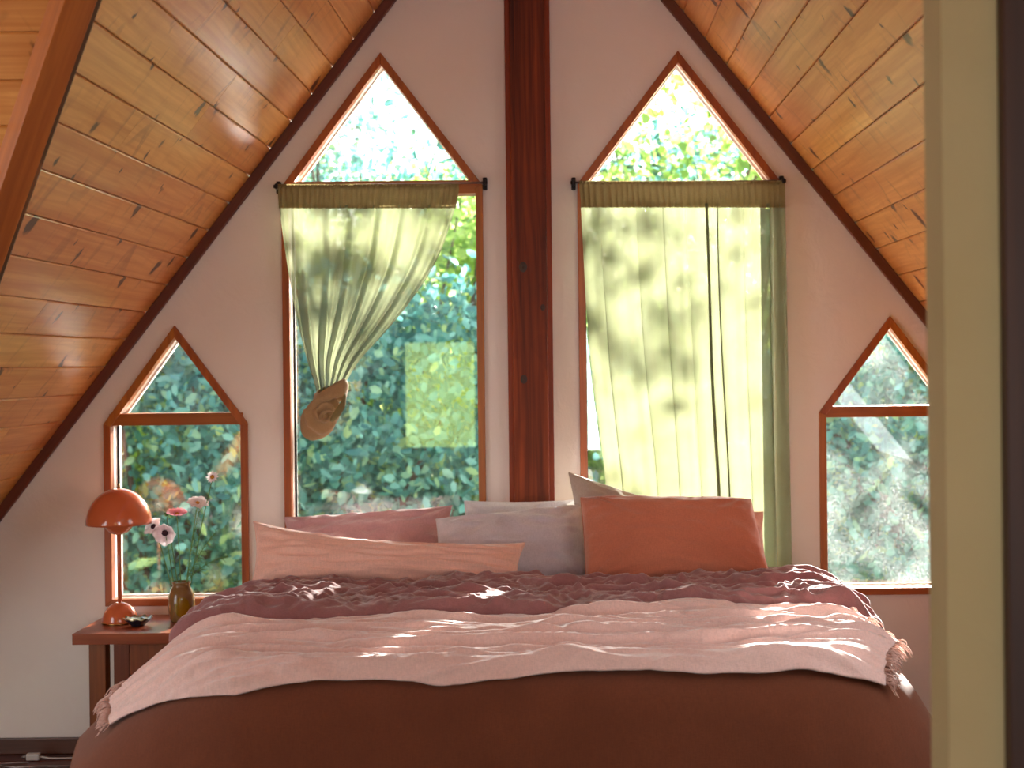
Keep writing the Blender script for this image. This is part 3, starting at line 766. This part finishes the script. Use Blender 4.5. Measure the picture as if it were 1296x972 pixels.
# mauve duvet folded back towards the pillows: a closed puffy slab
DB0, DB1 = -1.39, -.76
def duvet_edge_a(t): return -1.30+.05*nz(t*3, 1.7), 1.10+.05*nz(t*3, 4.4)
na, nb = 250, 120; vt, vb_ = [], []
for j in range(nb+1):
    t = j/nb
    for i in range(na+1):
        s_ = i/na; l_, r_ = duvet_edge_a(t)
        a = l_+(r_-l_)*s_; fb = front_line(a)
        b = fb+(DB1-fb)*t
        es = min(1, min(s_, 1-s_)*(r_-l_)/.10); et = min(1, (b-fb)/.09+.0); eb = min(1, (DB1-b)/.09)
        rnd = lambda q: math.sqrt(max(0, 1-(1-q)**2))
        th = .058*rnd(es)*rnd(et)*rnd(eb)
        wx = a+.06*nz(a*5, b*5, 3); wy = b+.05*nz(a*4, b*4, 9)
        wrk = .022*crest(wx*2.2, wy*5.0, 1, 3.5)+.015*crest(wx*5, wy*8, 2, 3.5)+.010*crest(wx*10, wy*14, 5, 3)+.006*crest(wx*19, wy*22, 7, 3)+.003*nz(wx*34, wy*38, 8)-.012
        sw = .03*nz(a*1.3+4, b*1.6)
        p, nr = drape(a, b, .012+th+(wrk+sw)*min(1, th/.05)); vt.append(p)
        p2, _ = drape(a, b, .010); vb_.append(p2)
W = na+1; vs = vt+vb_; n0 = len(vt); fs = []
for j in range(nb):
    for i in range(na): k = j*W+i; fs.append((k, k+1, k+W+1, k+W)); fs.append((n0+k, n0+k+W, n0+k+W+1, n0+k+1))
bl = [i for i in range(W)]+[j*W+na for j in range(1, nb+1)]+[nb*W+i for i in range(na-1, -1, -1)]+[j*W for j in range(nb-1, 0, -1)]
for a, b in zip(bl, bl[1:]+bl[:1]): fs.append((b, a, n0+a, n0+b))
dv = mesh('duvet', vs, fs, M['duvet'], None, True); tag(dv, 'rumpled mauve-brown linen duvet folded below the pillows', 'duvet')

# blush throw with fringed ends
def throw_edge(s_, t_):
    la = -1.42+.06*(1-t_)+.02*nz(t_*5, 3.3); ra = .90+.08*math.sin(min(1, (1-t_)*1.15)*math.pi)+.02*nz(t_*6, 8.1)
    a = la+(ra-la)*s_
    f = -2.085+.035*nz(a*2.4, 5.5)+.012*nz(a*7, 2.5)+.03*max(0, (a-.3))+.25*max(0, a-.7)+.33*max(0, -a-.92)
    k = front_line(a)-.004
    return a, f+(k-f)*t_
FOLDS = [(.07, .02, .020, .035, 1.3), (.17, -.03, .030, .04, 2.9), (.27, .03, .022, .03, 4.1), (.36, .0, .034, .045, 5.7), (.46, -.04, .024, .03, 7.2),
         (.55, .03, .034, .045, 8.8), (.66, .0, .026, .035, 10.1), (.75, .04, .034, .05, 11.6), (.85, -.02, .028, .035, 13.3), (.94, .0, .022, .035, 14.9)]
def throw_off(a, b, s_, t_):
    wy = b+.10*nz(a*1.1, b*1.5, 2)+.03*nz(a*3, b*3, 6)
    w_ = .013*crest(a*.8, wy*5.0, 4, 3.5)+.012*crest(a*1.3+3, wy*8.5, 6, 4)+.011*crest(a*1.8, wy*15, 9, 3)+.008*crest(a*3+2, wy*26+.8*nz(a*6, b*6), 3, 3)+.004*nz(a*8, wy*34, 1)+.0025*nz(a*34, wy*44, 3)
    for (c_, sl, am, wd, sd_) in FOLDS:           # long soft folds lying across the bed
        ce = c_+sl*(a+.1)+.045*nz(a*1.2, sd_)+.016*nz(a*4, sd_+5)
        g_ = (t_-ce)/wd; q_ = max(0, .45+1.3*nz(a*1.1+sd_, sd_*2.3))
        w_ += .85*am*min(1.2, q_)*(math.exp(-g_*g_) if g_ > 0 else math.exp(-g_*g_*2.6))
    back = math.exp(-((1-t_)/.10)**2)*.030*max(0, .4+nz(a*1.5, 1.1)*1.4)
    edge = min(1, t_/.05)*.6+.4
    side = 1.0-.55*min(1, max(0, -a-1.05)/.25)
    return .014+(w_+back)*edge*side
tw = sheet('throw_blanket', 0, 0, 0, 0, 300, 130, throw_off, M['blanket'], None, throw_edge, .005)
tag(tw, 'blush pink gauze throw with fringed ends laid across the foot of the bed', 'blanket')
def fringe(s_edge, dirx, n, seed):
    rd = random.Random(seed); vs, fs = [], []
    for k in range(n):
        t = rd.uniform(.0, 1.0); a, b = throw_edge(s_edge, t); o0 = throw_off(a, b, s_edge, t)
        L = rd.uniform(.025, .055); db = rd.uniform(-.025, .025); lift = rd.uniform(-.004, .016)
        pts = []
        for q in range(4):
            p, _ = drape(a+dirx*L*q/3, b+db*(q/3)**2, o0+lift*(q/3)*(1.2-q/3)*3-.001); pts.append(p)
        v, f = tube(None, pts, [.0016, .0014, .0012, .0008], None, seg=4); m_ = len(vs); vs.extend(v); fs.extend(tuple(i+m_ for i in x) for x in f)
    o = mesh('fringe', vs, fs, M['fringe'], tw, True); o['kind'] = 'stuff'
fringe(0.0, -1, 330, 1); fringe(1.0, 1, 330, 2)

# ------------------------------------------------------------------ pillows
def pillow(label, tl, tr, br, bl, th, mat, seed, pinch=.05, sharp=2.6, wr=.010, mid_sag=0.0, group='pillows on the bed', seam=True):
    tl, tr, br, bl = map(Vector, (tl, tr, br, bl)); N = 56
    nrm = (tr-tl).cross(bl-tl).normalized()
    if nrm.y > 0: nrm = -nrm                       # faces the room
    def base(s_, t_):                              # s,t in -1..1
        x = s_*(1-pinch*(1-t_*t_)); y = t_*(1-pinch*(1-s_*s_))
        u_, v_ = (x+1)/2, (y+1)/2
        p = tl.lerp(tr, u_).lerp(bl.lerp(br, u_), v_)
        p.z -= mid_sag*(1-s_*s_)*(1-v_)
        return p
    vs, fs = [], []; zo = seed*7.31
    for side in (1, -1):
        for j in range(N+1):
            for i in range(N+1):
                s_, t_ = -math.cos(math.pi*i/N), -math.cos(math.pi*j/N)
                k = (max(0, 1-abs(s_)**sharp)*max(0, 1-abs(t_)**sharp))**.52
                p = base(s_, t_)
                m_ = min(1, k*1.8)
                rad = math.hypot(abs(s_)-1, abs(t_)-1)
                cr = math.exp(-rad/.45)*nz(math.atan2(1.001-abs(t_), 1.001-abs(s_))*5, s_*1.5, zo)
                d = k*th/2+m_*(wr*(ridge(s_*2.2+zo, t_*3.2, zo)-.5)*1.3+wr*.6*(ridge(s_*5+zo, t_*6, zo+3)-.5))+m_*cr*.024
                vs.append(p+nrm*side*d)
    n = (N+1)*(N+1)
    for sd in (0, 1):
        for j in range(N):
            for i in range(N):
                k = sd*n+j*(N+1)+i; q = (k, k+1, k+N+2, k+N+1); fs.append(q if sd else q[::-1])
    bm = bmesh.new(); me = bpy.data.meshes.new('t'); me.from_pydata([tuple(v) for v in vs], [], fs); bm.from_mesh(me); bpy.data.meshes.remove(me)
    bmesh.ops.remove_doubles(bm, verts=bm.verts, dist=.0002)
    root = empty('pillow', (bl+br)/2); tag(root, label, 'pillow', group)
    from_bm('cover', bm, mat, root, True)
    if seam:
        pts = [base(x, -1) for x in np.linspace(-1, 1, 24)]+[base(1, x) for x in np.linspace(-1, 1, 16)[1:]]+[base(x, 1) for x in np.linspace(1, -1, 24)[1:]]+[base(-1, x) for x in np.linspace(1, -1, 16)[1:]]
        tube('seam', pts, .0028, mat, root, seg=6, caps=False)
    return root
yb, ym, yf_ = -.16, -.40, -.66
pillow('dusty rose pillow at the back left behind the long coral pillow', P(360, 655, -.13), P(572, 640, -.13), P(566, 742, -.36), P(362, 752, -.36), .15, M['mauve'], 1, .06, wr=.015)
pillow('white pillow at the back, almost hidden in front of the timber post', P(588, 634, -.16), P(726, 633, -.16), P(735, 742, -.34), P(585, 742, -.34), .12, M['white'], 2, .05)
pillow('warm grey pillow at the back with its peaked corner behind the terracotta one', P(720, 598, -.20), P(905, 655, -.20), P(900, 750, -.42), P(736, 742, -.46), .14, M['greyp'], 3, .05)
pillow('pale lilac-grey pillow in the middle beside the terracotta one', P(552, 657, -.40), P(738, 638, -.38), P(752, 745, -.60), P(548, 750, -.62), .16, M['lilac'], 4, .05)
pillow('coral pillow corner poking out behind the terracotta pillow on the right', P(770, 645, -.36), P(966, 648, -.33), P(975, 735, -.52), P(770, 742, -.52), .10, M['pink'], 5, .05)
pillow('large terracotta linen pillow at the right end of the row', P(735, 630, -.52), P(950, 632, -.48), P(977, 738, -.72), P(742, 741, -.74), .17, M['terra'], 6, .012, sharp=4.2, wr=.006)
pillow('long coral lumbar pillow lying in front on the left', P(321, 660, -.62), P(665, 687, -.64), P(656, 746, -.76), P(318, 742, -.76), .20, M['pink'], 7, .035, sharp=2.4, wr=.012, mid_sag=.045)

# ------------------------------------------------------------------ curtains
def rod(label, u0, u1, v0, v1):
    y = -.062; a, b = P(u0, v0, y), P(u1, v1, y)
    root = empty('curtain_rod', (a+b)/2); tag(root, label, 'curtain rod', 'curtain rods over the tall windows')
    tube('bar', [a, b], .0045, M['steel'], root, 12)
    for p in (a, b):
        bm = bmesh.new()
        bm_box(bm, (p.x-.009, -.030, p.z-.026), (p.x+.009, -.001, p.z+.026), .004)
        bm_box(bm, (p.x-.006, -.075, p.z-.011), (p.x+.006, -.030, p.z+.011), .003)
        from_bm('bracket', bm, M['iron'], root)
    for p, s_ in ((a, -1), (b, 1)): tube('end_cap', [p+Vector((s_*.001, 0, 0)), p+Vector((s_*.012, 0, 0))], [.008, .0075], M['iron'], root, 12)
    return a, b
rod('thin steel rod carrying the knotted curtain', 350, 613, 236, 231)
rod('thin steel rod carrying the full hanging curtain', 726, 991, 231, 229)
YC = -.066
def curtain_sheet(name, Lf, Rf, v0, v1, nu, nv, fold, mat, parent, y0=YC, thick=0):
    vs, fs = [], []
    for j in range(nv+1):
        t = j/nv; v = v0+(v1-v0)*t
        for i in range(nu+1):
            s_ = i/nu; l, r = Lf(v), Rf(v)
            dx, dy = fold(s_, t, r-l)
            vs.append(P(l+(r-l)*s_+dx, v, y0)+Vector((0, dy, 0)))
    for j in range(nv):
        for i in range(nu): k = j*(nu+1)+i; fs.append((k, k+1, k+nu+2, k+nu+1))
    return mesh(name, vs, fs, mat, parent, True)
def catmull(pts):
    def f(v):
        if v <= pts[0][0]: return pts[0][1]
        if v >= pts[-1][0]: return pts[-1][1]
        for i in range(len(pts)-1):
            if v <= pts[i+1][0]:
                (x1, y1), (x2, y2) = pts[i], pts[i+1]; x0, y0 = pts[max(i-1, 0)]; x3, y3 = pts[min(i+2, len(pts)-1)]
                t = (v-x1)/(x2-x1); m1 = (y2-y0)/(x2-x0)*(x2-x1) if x2 != x0 else 0; m2 = (y3-y1)/(x3-x1)*(x2-x1)
                return (2*t**3-3*t*t+1)*y1+(t**3-2*t*t+t)*m1+(-2*t**3+3*t*t)*y2+(t**3-t*t)*m2
    return f
# knotted curtain
root = empty('curtain', P(410, 550, YC)); tag(root, 'olive gauze curtain gathered into a knot over the left tall window', 'curtain', 'curtains at the tall windows')
L1c = catmull([(239, 352), (262, 353), (330, 363), (400, 376), (450, 388), (492, 401)])
R1c = catmull([(239, 581), (262, 577), (330, 553), (380, 522), (420, 490), (455, 458), (492, 434)])
def fold1(s_, t, wpx):
    q = s_+.035*nz(s_*4, 1.5)+.012*nz(s_*13, 4.5)
    amp = .012+.034*min(1, t*1.6)
    ph = q*2*math.pi*6.2
    d = math.sin(ph+.8*nz(s_*3, t*1.2, 2))*.6+.22*math.sin(ph*2.13+1.0+nz(s_*5, t*1.5))+.5*nz(s_*7, t*1.6, 7)
    return 1.2*math.cos(ph)*(1-t*.6), -amp*(d)*(.55+.45*min(1, wpx/120))-.02*t
curtain_sheet('drape', L1c, R1c, 260, 496, 260, 80, fold1, M['curtain'], root)
def fold_hd(s_, t, wpx): return .6*nz(s_*60, t*2), -.004-.009*abs(math.sin(s_*2*math.pi*17+nz(s_*8, 1)*2))*(0.5+t*.5)
curtain_sheet('header', L1c, R1c, 236, 264, 260, 10, fold_hd, M['curtain_hem'], root)
def ruffle(L, Rr, parent, vtop, slope):
    def fr(s_, t, wpx): return .5*nz(s_*70, 3), -.006-.006*math.sin(s_*2*math.pi*55+nz(s_*9, 5)*3)*t
    o = curtain_sheet('ruffle', L, Rr, vtop, vtop+5, 300, 3, fr, M['curtain_hem'], parent)
ruffle(L1c, R1c, root, 233, 0)
# the knot: a pouch of bunched cloth, a collar wrapped round the neck and a small loop
kc = P(406, 527, YC-.040); lpc = Vector((.018, -.06, .004))
vs, fs = [], []; nu, nv = 110, 80
for j in range(nv+1):
    t = j/nv; ph = math.pi*t
    for i in range(nu):
        an = 2*math.pi*i/nu; r = math.sin(ph)**.8
        v = Vector((math.cos(an)*r*.082, math.sin(an)*r*.062, math.cos(ph)*.092))
        dd = (v-lpc).length
        aa = math.atan2(v.z-lpc.z, v.x-lpc.x)
        f = 1.04-.20*abs(math.sin(dd*62+aa*.5+1.6*nz(v.x*12, v.z*12, 2)))**2.2+.07*nz(v.x*16, v.y*16, v.z*16)
        v = v*f
        low = max(0, -v.z/.09); v.x -= .016*low; v.z += .10*v.x
        if v.z > .03: v.x = v.x*(1-.2*(v.z-.03)/.07)+.010
        vs.append(kc+v)
for j in range(nv):
    for i in range(nu): fs.append((j*nu+i, j*nu+(i+1) % nu, (j+1)*nu+(i+1) % nu, (j+1)*nu+i))
mesh('knot_pouch', vs, fs, M['knot'], root, True)
def band(name, pts, hw, thick, mat, parent, seg=14, crease=.25):
    """a soft flattened strap swept along pts"""
    pts = [Vector(p) for p in pts]; n = len(pts); vs, fs = [], []
    c = sum(pts, Vector())/n
    for i, p in enumerate(pts):
        t = (pts[min(i+1, n-1)]-pts[max(i-1, 0)]).normalized(); out = (p-c); out = (out-t*out.dot(t)).normalized(); sd = t.cross(out)
        k = math.sin(math.pi*min(1, max(0, (i+.5)/n)))**.35
        for q in range(seg):
            a = 2*math.pi*q/seg; rw = 1+crease*.3*math.sin(a*4+i*.15)
            vs.append(p+sd*math.cos(a)*hw*k*rw+out*math.sin(a)*thick*k*rw)
    for i in range(n-1):
        for q in range(seg): fs.append((i*seg+q, i*seg+(q+1) % seg, (i+1)*seg+(q+1) % seg, (i+1)*seg+q))
    fs.append(tuple(range(seg))[::-1]); fs.append(tuple((n-1)*seg+q for q in range(seg)))
    return mesh(name, vs, fs, mat, parent, True)
kn = P(419, 498, YC-.035)
nA, nB = 80, 20; vs, fs = [], []
for i in range(nA):
    a = 2*math.pi*i/nA
    for q in range(nB):
        b_ = 2*math.pi*q/nB
        hh = .033*(1+.25*math.cos(a-.6)); tk = .013*(1+.25*math.sin(b_*3+a*2))
        rr_ = 1+tk/.06*math.cos(b_)
        vs.append(kn+Vector((math.cos(a)*.058*rr_, math.sin(a)*.048*rr_, hh*math.sin(b_)+.020*math.cos(a)-.006*math.sin(2*a)+.004*nz(a*3, b_*2))))
for i in range(nA):
    for q in range(nB): i2 = (i+1) % nA; q2 = (q+1) % nB; fs.append((i*nB+q, i*nB+q2, i2*nB+q2, i2*nB+q))
mesh('knot_collar', vs, fs, M['knot'], root, True)
lc_ = P(414, 526, YC-.100)
lpp = [lc_+Vector((.024*math.cos(a)*(1+.2*math.sin(a)), -.004*math.sin(a*2), .020*math.sin(a)+.010*math.cos(a))) for a in np.linspace(.3, 2*math.pi*.93, 30)]
band('knot_loop', lpp, .011, .008, M['knot'], root)
tl_ = [P(419, 533, YC-.098), P(427, 523, YC-.104), P(434, 512, YC-.094), P(437, 499, YC-.075)]
band('knot_tail', [tl_[0].lerp(tl_[1], q) for q in np.linspace(0, 1, 6)]+[tl_[1].lerp(tl_[2], q) for q in np.linspace(.2, 1, 6)]+[tl_[2].lerp(tl_[3], q) for q in np.linspace(.2, 1, 5)], .016, .008, M['curtain_hem'], root)
# full curtain
root = empty('curtain', P(866, 740, YC)); tag(root, 'olive gauze curtain hanging straight over the right tall window', 'curtain', 'curtains at the tall windows')
L2c = catmull([(232, 733), (262, 735), (440, 746), (605, 766), (700, 772), (760, 775)])
R2c = catmull([(232, 993), (262, 994), (450, 997), (600, 1000), (700, 1002), (760, 1003)])
FL = [(.09, .018, .5), (.27, .010, .45), (.40, .012, .4), (.515, .012, .35), (.605, .050, .9), (.665, .034, .7), (.79, .012, .4), (.92, .016, .5)]
def fold2(s_, t, wpx):
    d = .004*math.sin(s_*2*math.pi*13+2*nz(s_*3, t))*(1-t*.7)+.012*nz(s_*5, t*1.1, 3)+.004*nz(s_*22, t*1.5, 5)
    dx = 0
    for (c, amp, w_) in FL:
        cc = c+.012*nz(t*2, c*9)-.02*(t-.2)*(c-.5); z = (s_-cc)/.018
        g_ = math.exp(-z*z); d -= amp*g_*(.45+.55*min(1, t*3)); dx += 11*w_*z*math.exp(-z*z*.7)*-1
    return dx, d
curtain_sheet('drape', L2c, R2c, 258, 752, 320, 90, fold2, M['curtain'], root)
curtain_sheet('header', L2c, R2c, 232, 263, 300, 10, fold_hd, M['curtain_hem'], root)
ruffle(L2c, R2c, root, 229, 0)

# ------------------------------------------------------------------ nightstand and what stands on it
NT = .583; ny0 = -.435; nx0 = P(91, 803, ny0).x; nx1 = -1.40
root = empty('nightstand', ((nx0+nx1)/2, (ny0-.02)/2, 0)); tag(root, 'reddish wooden nightstand with open shelf left of the bed', 'nightstand')
box('top', (nx0, ny0, NT-.043), (nx1, -.02, NT), M['stand'], root, .003)
lx = nx0+.055
for x in (lx, nx1-.055-.066):
    for y in (ny0+.03, -.10): box('leg', (x, y, 0), (x+.066, y+.06, NT-.0435), M['stand_z'], root, .003)
box('back_panel', (lx+.068, -.062, .14), (nx1-.125, -.046, NT-.0435), M['stand'], root)
box('shelf', (lx+.004, ny0+.095, .20), (nx1-.06, -.105, .225), M['stand'], root, .002)
box('apron', (lx+.16, ny0+.036, NT-.17), (nx1-.123, ny0+.056, NT-.0435), M['stand_z'], root, .002)

lc = P(152, 784, -.19); lc = Vector((lc.x, -.19, NT))
lamp = empty('table_lamp', lc); tag(lamp, 'glossy terracotta mushroom table lamp on the nightstand', 'lamp')
k = 5.81/1800
def arcp(r, z0, h, a0, a1, n): return [(r*math.cos(a), z0+h*math.sin(a)) for a in np.linspace(a0, a1, n)]
H = math.pi/2
lathe('foot', [(0.0, 0.0), (.068, 0.0)]+arcp(.071, .004, .079, 0, H, 14)[:-1]+[(.0, .083)], lc, M['lamp'], lamp)
lathe('foot_ring', [(.0, .0005), (.0725, .0005), (.0735, .003), (.072, .0055), (.0, .0055)], lc, M['brass'], lamp)
tube('stem', [lc+Vector((0, 0, .078)), lc+Vector((0, 0, .40))], .0085, M['lamp'], lamp, 16)
zb_ = .357
lathe('lower_bowl', arcp(.060, zb_+.058, .058, -H, 0, 16)+arcp(.057, zb_+.058, .055, 0, -H, 16), lc, M['lamp'], lamp)
zs = .402
lathe('shade', arcp(.131, zs, .146, 0, H, 26)[:-1]+[(0.0006, zs+.146), (.0006, zs+.143)]+arcp(.128, zs, .142, H, 0, 26)[1:]+[(.131, zs)], lc, M['lamp'], lamp, 64)
lathe('finial', [(0, zs+.144), (.007, zs+.144), (.0075, zs+.150), (.004, zs+.155), (.0055, zs+.161), (.0, zs+.166)], lc, M['brass'], lamp, 20)

vc_ = P(230, 785, -.18); vc_ = Vector((vc_.x, -.18, NT))
vsr = empty('vase', vc_); tag(vsr, 'small olive-brown ceramic vase holding flowers', 'vase')
prv = [(0, .001), (.040, .0), (.044, .006), (.050, .03), (.054, .075), (.052, .105), (.044, .128), (.036, .142), (.0345, .150), (.038, .158), (.0385, .162), (.035, .163), (.031, .150), (.033, .138), (.046, .10), (.046, .03), (.036, .012), (0, .012)]
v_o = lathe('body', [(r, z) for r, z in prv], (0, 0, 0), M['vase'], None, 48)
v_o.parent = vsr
dc = P(175, 793, -.27); dc = Vector((dc.x, -.27, NT))
ds = empty('trinket_dish', dc); tag(ds, 'small dark scalloped dish in front of the lamp', 'dish')
def scal(r, z, a): q = max(0, (r-.02)/.035); return r*(1+.07*q*math.cos(9*a)), z+.004*q*math.cos(9*a)
lathe('bowl', [(0, .0), (.026, .0), (.030, .006), (.046, .020), (.055, .030), (.053, .031), (.042, .022), (.027, .010), (0, .008)], dc, M['dish'], ds, 72, scal)
lathe('rim', [(.0525, .0305), (.0545, .0325), (.0565, .031), (.0548, .029)], dc, M['dish_rim'], ds, 72, scal)
o = lathe('trinket', [(0, .0085), (.010, .009), (.013, .018), (.012, .028), (.006, .033), (0, .034)], dc+Vector((.012, .0, 0)), M['dish'], None, 24)
tag(o, 'dark knob-shaped trinket lying in the scalloped dish', 'trinket')

def frame_from(n):
    n = Vector(n).normalized(); a = Vector((0, 0, 1)) if abs(n.z) < .9 else Vector((1, 0, 0)); x = a.cross(n).normalized(); return x, n.cross(x), n
def flower(label, u, v, yy, face, rad, npet, cup, pm, cm, crad, base, wid=.62, group='flowers in the vase'):
    c = P(u, v, yy); X, Y, Z = frame_from(face)
    root = empty('flower', base); tag(root, label, 'flower', group)
    mid = base.lerp(c, .5)+Vector((0, -.004, .0))+Vector(((c.x-base.x)*.12*-1, 0, .01))
    pts = [((1-t)**2)*base+2*t*(1-t)*mid+t*t*(c-Z*.004) for t in np.linspace(0, 1, 14)]
    tube('stem', pts, .0021, M['stem'], root, 6)
    for k in range(npet):
        a = 2*math.pi*k/npet+random.uniform(-.1, .1); dr = X*math.cos(a)+Y*math.sin(a); sd = Z.cross(dr)
        vs, fs = [], []; L = rad*random.uniform(.9, 1.08)
        for i in range(8):
            t = i/7; wv = math.sin(math.pi*min(1, t*.80+.12))**.8*rad*wid
            for j in range(5):
                q = (j-2)/2; up = cup*L*t*t+.12*L*abs(q)**2*t*(1 if cup > 0 else .4)+(.0015 if k % 2 else 0)+.04*L*nz(k*3+q, t*3)
                vs.append(c+dr*(L*t*(1-.12*q*q*t)+.003)+sd*q*wv+Z*up)
        for i in range(7):
            for j in range(4): m_ = i*5+j; fs.append((m_, m_+1, m_+6, m_+5))
        mesh('petal', vs, fs, pm, root, True)
    vs, fs = [], []
    cc = c+Z*crad*.45
    for i in range(9):
        for j in range(16):
            th, ph = math.pi*i/8, 2*math.pi*j/16; rr_ = crad*(1+.12*math.sin(7*ph+3*th))
            vs.append(cc+X*math.sin(th)*math.cos(ph)*rr_+Y*math.sin(th)*math.sin(ph)*rr_+Z*math.cos(th)*rr_*.7)
    for i in range(8):
        for j in range(16): fs.append((i*16+j, i*16+(j+1) % 16, (i+1)*16+(j+1) % 16, (i+1)*16+j))
    mesh('centre', vs, fs, cm, root, True)
vb0 = vc_+Vector((0, 0, .02))
flower('white and blush anemone with dark centre facing the room, largest bloom', 209, 674, -.20, (.10, -.92, -.28), .046, 8, .42, M['petal_w'], M['stamen'], .013, vb0+Vector((-.012, -.01, 0)))
flower('white anemone seen edge-on left of the largest bloom', 195, 667, -.17, (-.45, -.55, .55), .042, 7, .25, M['petal_w'], M['stamen'], .011, vb0+Vector((-.018, .006, 0)))
flower('pink poppy above the anemones, seen from the side', 224, 651, -.17, (.10, -.22, 1), .042, 7, .26, M['petal_p'], M['yolk'], .008, vb0+Vector((.0, .012, 0)))
flower('white cosmos on a tall stem right of the pink poppy', 250, 637, -.16, (.28, -.42, .9), .044, 8, .10, M['petal_w'], M['yolk'], .008, vb0+Vector((.010, .0, 0)), .45)
flower('small white daisy with yellow centre, highest of the flowers', 269, 604, -.15, (-.05, -.9, .45), .024, 12, .05, M['petal_w'], M['yolk'], .009, vb0+Vector((.016, .008, 0)), .24)
# feathery sprig and two buds
rd = random.Random(9)
for si, (lab, du, dv_, seed) in enumerate((('feathery green fennel-like sprig leaning right out of the vase', 40, -62, 1), ('feathery green sprig rising between the flower stems', 18, -88, 2), ('short feathery sprig leaning low to the right of the vase', 54, -30, 3))):
    rd = random.Random(seed); base = vb0+Vector((.018, -.006+.008*si, 0)); tip = P(234+du, 735+dv_, -.17)
    root = empty('green_sprig', base); tag(root, lab, 'sprig', 'feathery sprigs in the vase')
    rimp = vc_+Vector((.022, -.004, .165))
    pts = [base, rimp]+[rimp.lerp(tip, t)+Vector((0, 0, .02*math.sin(t*3.14))) for t in np.linspace(.15, 1, 10)]
    tube('stem', pts, .0014, M['stem'], root, 5)
    vs, fs = [], []
    for q in range(70):
        t = rd.uniform(.1, 1); p = rimp.lerp(tip, t)+Vector((0, 0, .02*math.sin(t*3.14))); L = rd.uniform(.015, .05)*(1.15-t*.6)
        dr = Vector((rd.uniform(-.4, 1), rd.uniform(-.6, .6), rd.uniform(-.6, .8))).normalized()
        v, f = tube(None, [p, p+dr*L*.5+Vector((0, 0, .003)), p+dr*L], [.0008, .0007, .0004], None, seg=4); m_ = len(vs); vs.extend(v); fs.extend(tuple(i+m_ for i in x) for x in f)
    o = mesh('fronds', vs, fs, M['stem'], root, True); o['kind'] = 'stuff'
flower('tiny closed green bud on a thin stem beside the pink poppy', 211, 653, -.18, (-.2, -.2, 1), .009, 5, 1.2, M['stem'], M['stem'], .005, vb0+Vector((-.004, .014, 0)))

# cord and plug on the floor at the lower left
pr = P(38, 948, -.13); pz = .012
root = empty('power_cord', (pr.x, pr.y, 0)); tag(root, 'white plug and thin cord lying on the floor by the baseboard', 'power cord')
px_ = P(40, 950, -.11).x
bm = bmesh.new(); bm_box(bm, (px_-.02, -.125, .003), (px_+.035, -.095, .03), .006); from_bm('plug', bm, M['plug'], root)
for dy in (-.118, -.104): tube('prong', [(px_-.02, dy, .017), (px_-.042, dy, .017)], .0022, M['steel'], root, 8)
tube('cord', [(px_+.034, -.11, .016), (px_+.08, -.115, .010), (px_+.14, -.10, .006), (px_+.24, -.09, .006), (px_+.36, -.12, .006)], .0035, M['plug'], root, 8)
lp = [Vector((px_-.01+.09*math.cos(a), -.19+.035*math.sin(a), .0055)) for a in np.linspace(1.4, 5.6, 22)]
o = tube('cord', lp+[lp[-1]+Vector((.08, -.004, 0)), lp[-1]+Vector((.18, .004, 0))], .0028, M['steel'], root, 8)
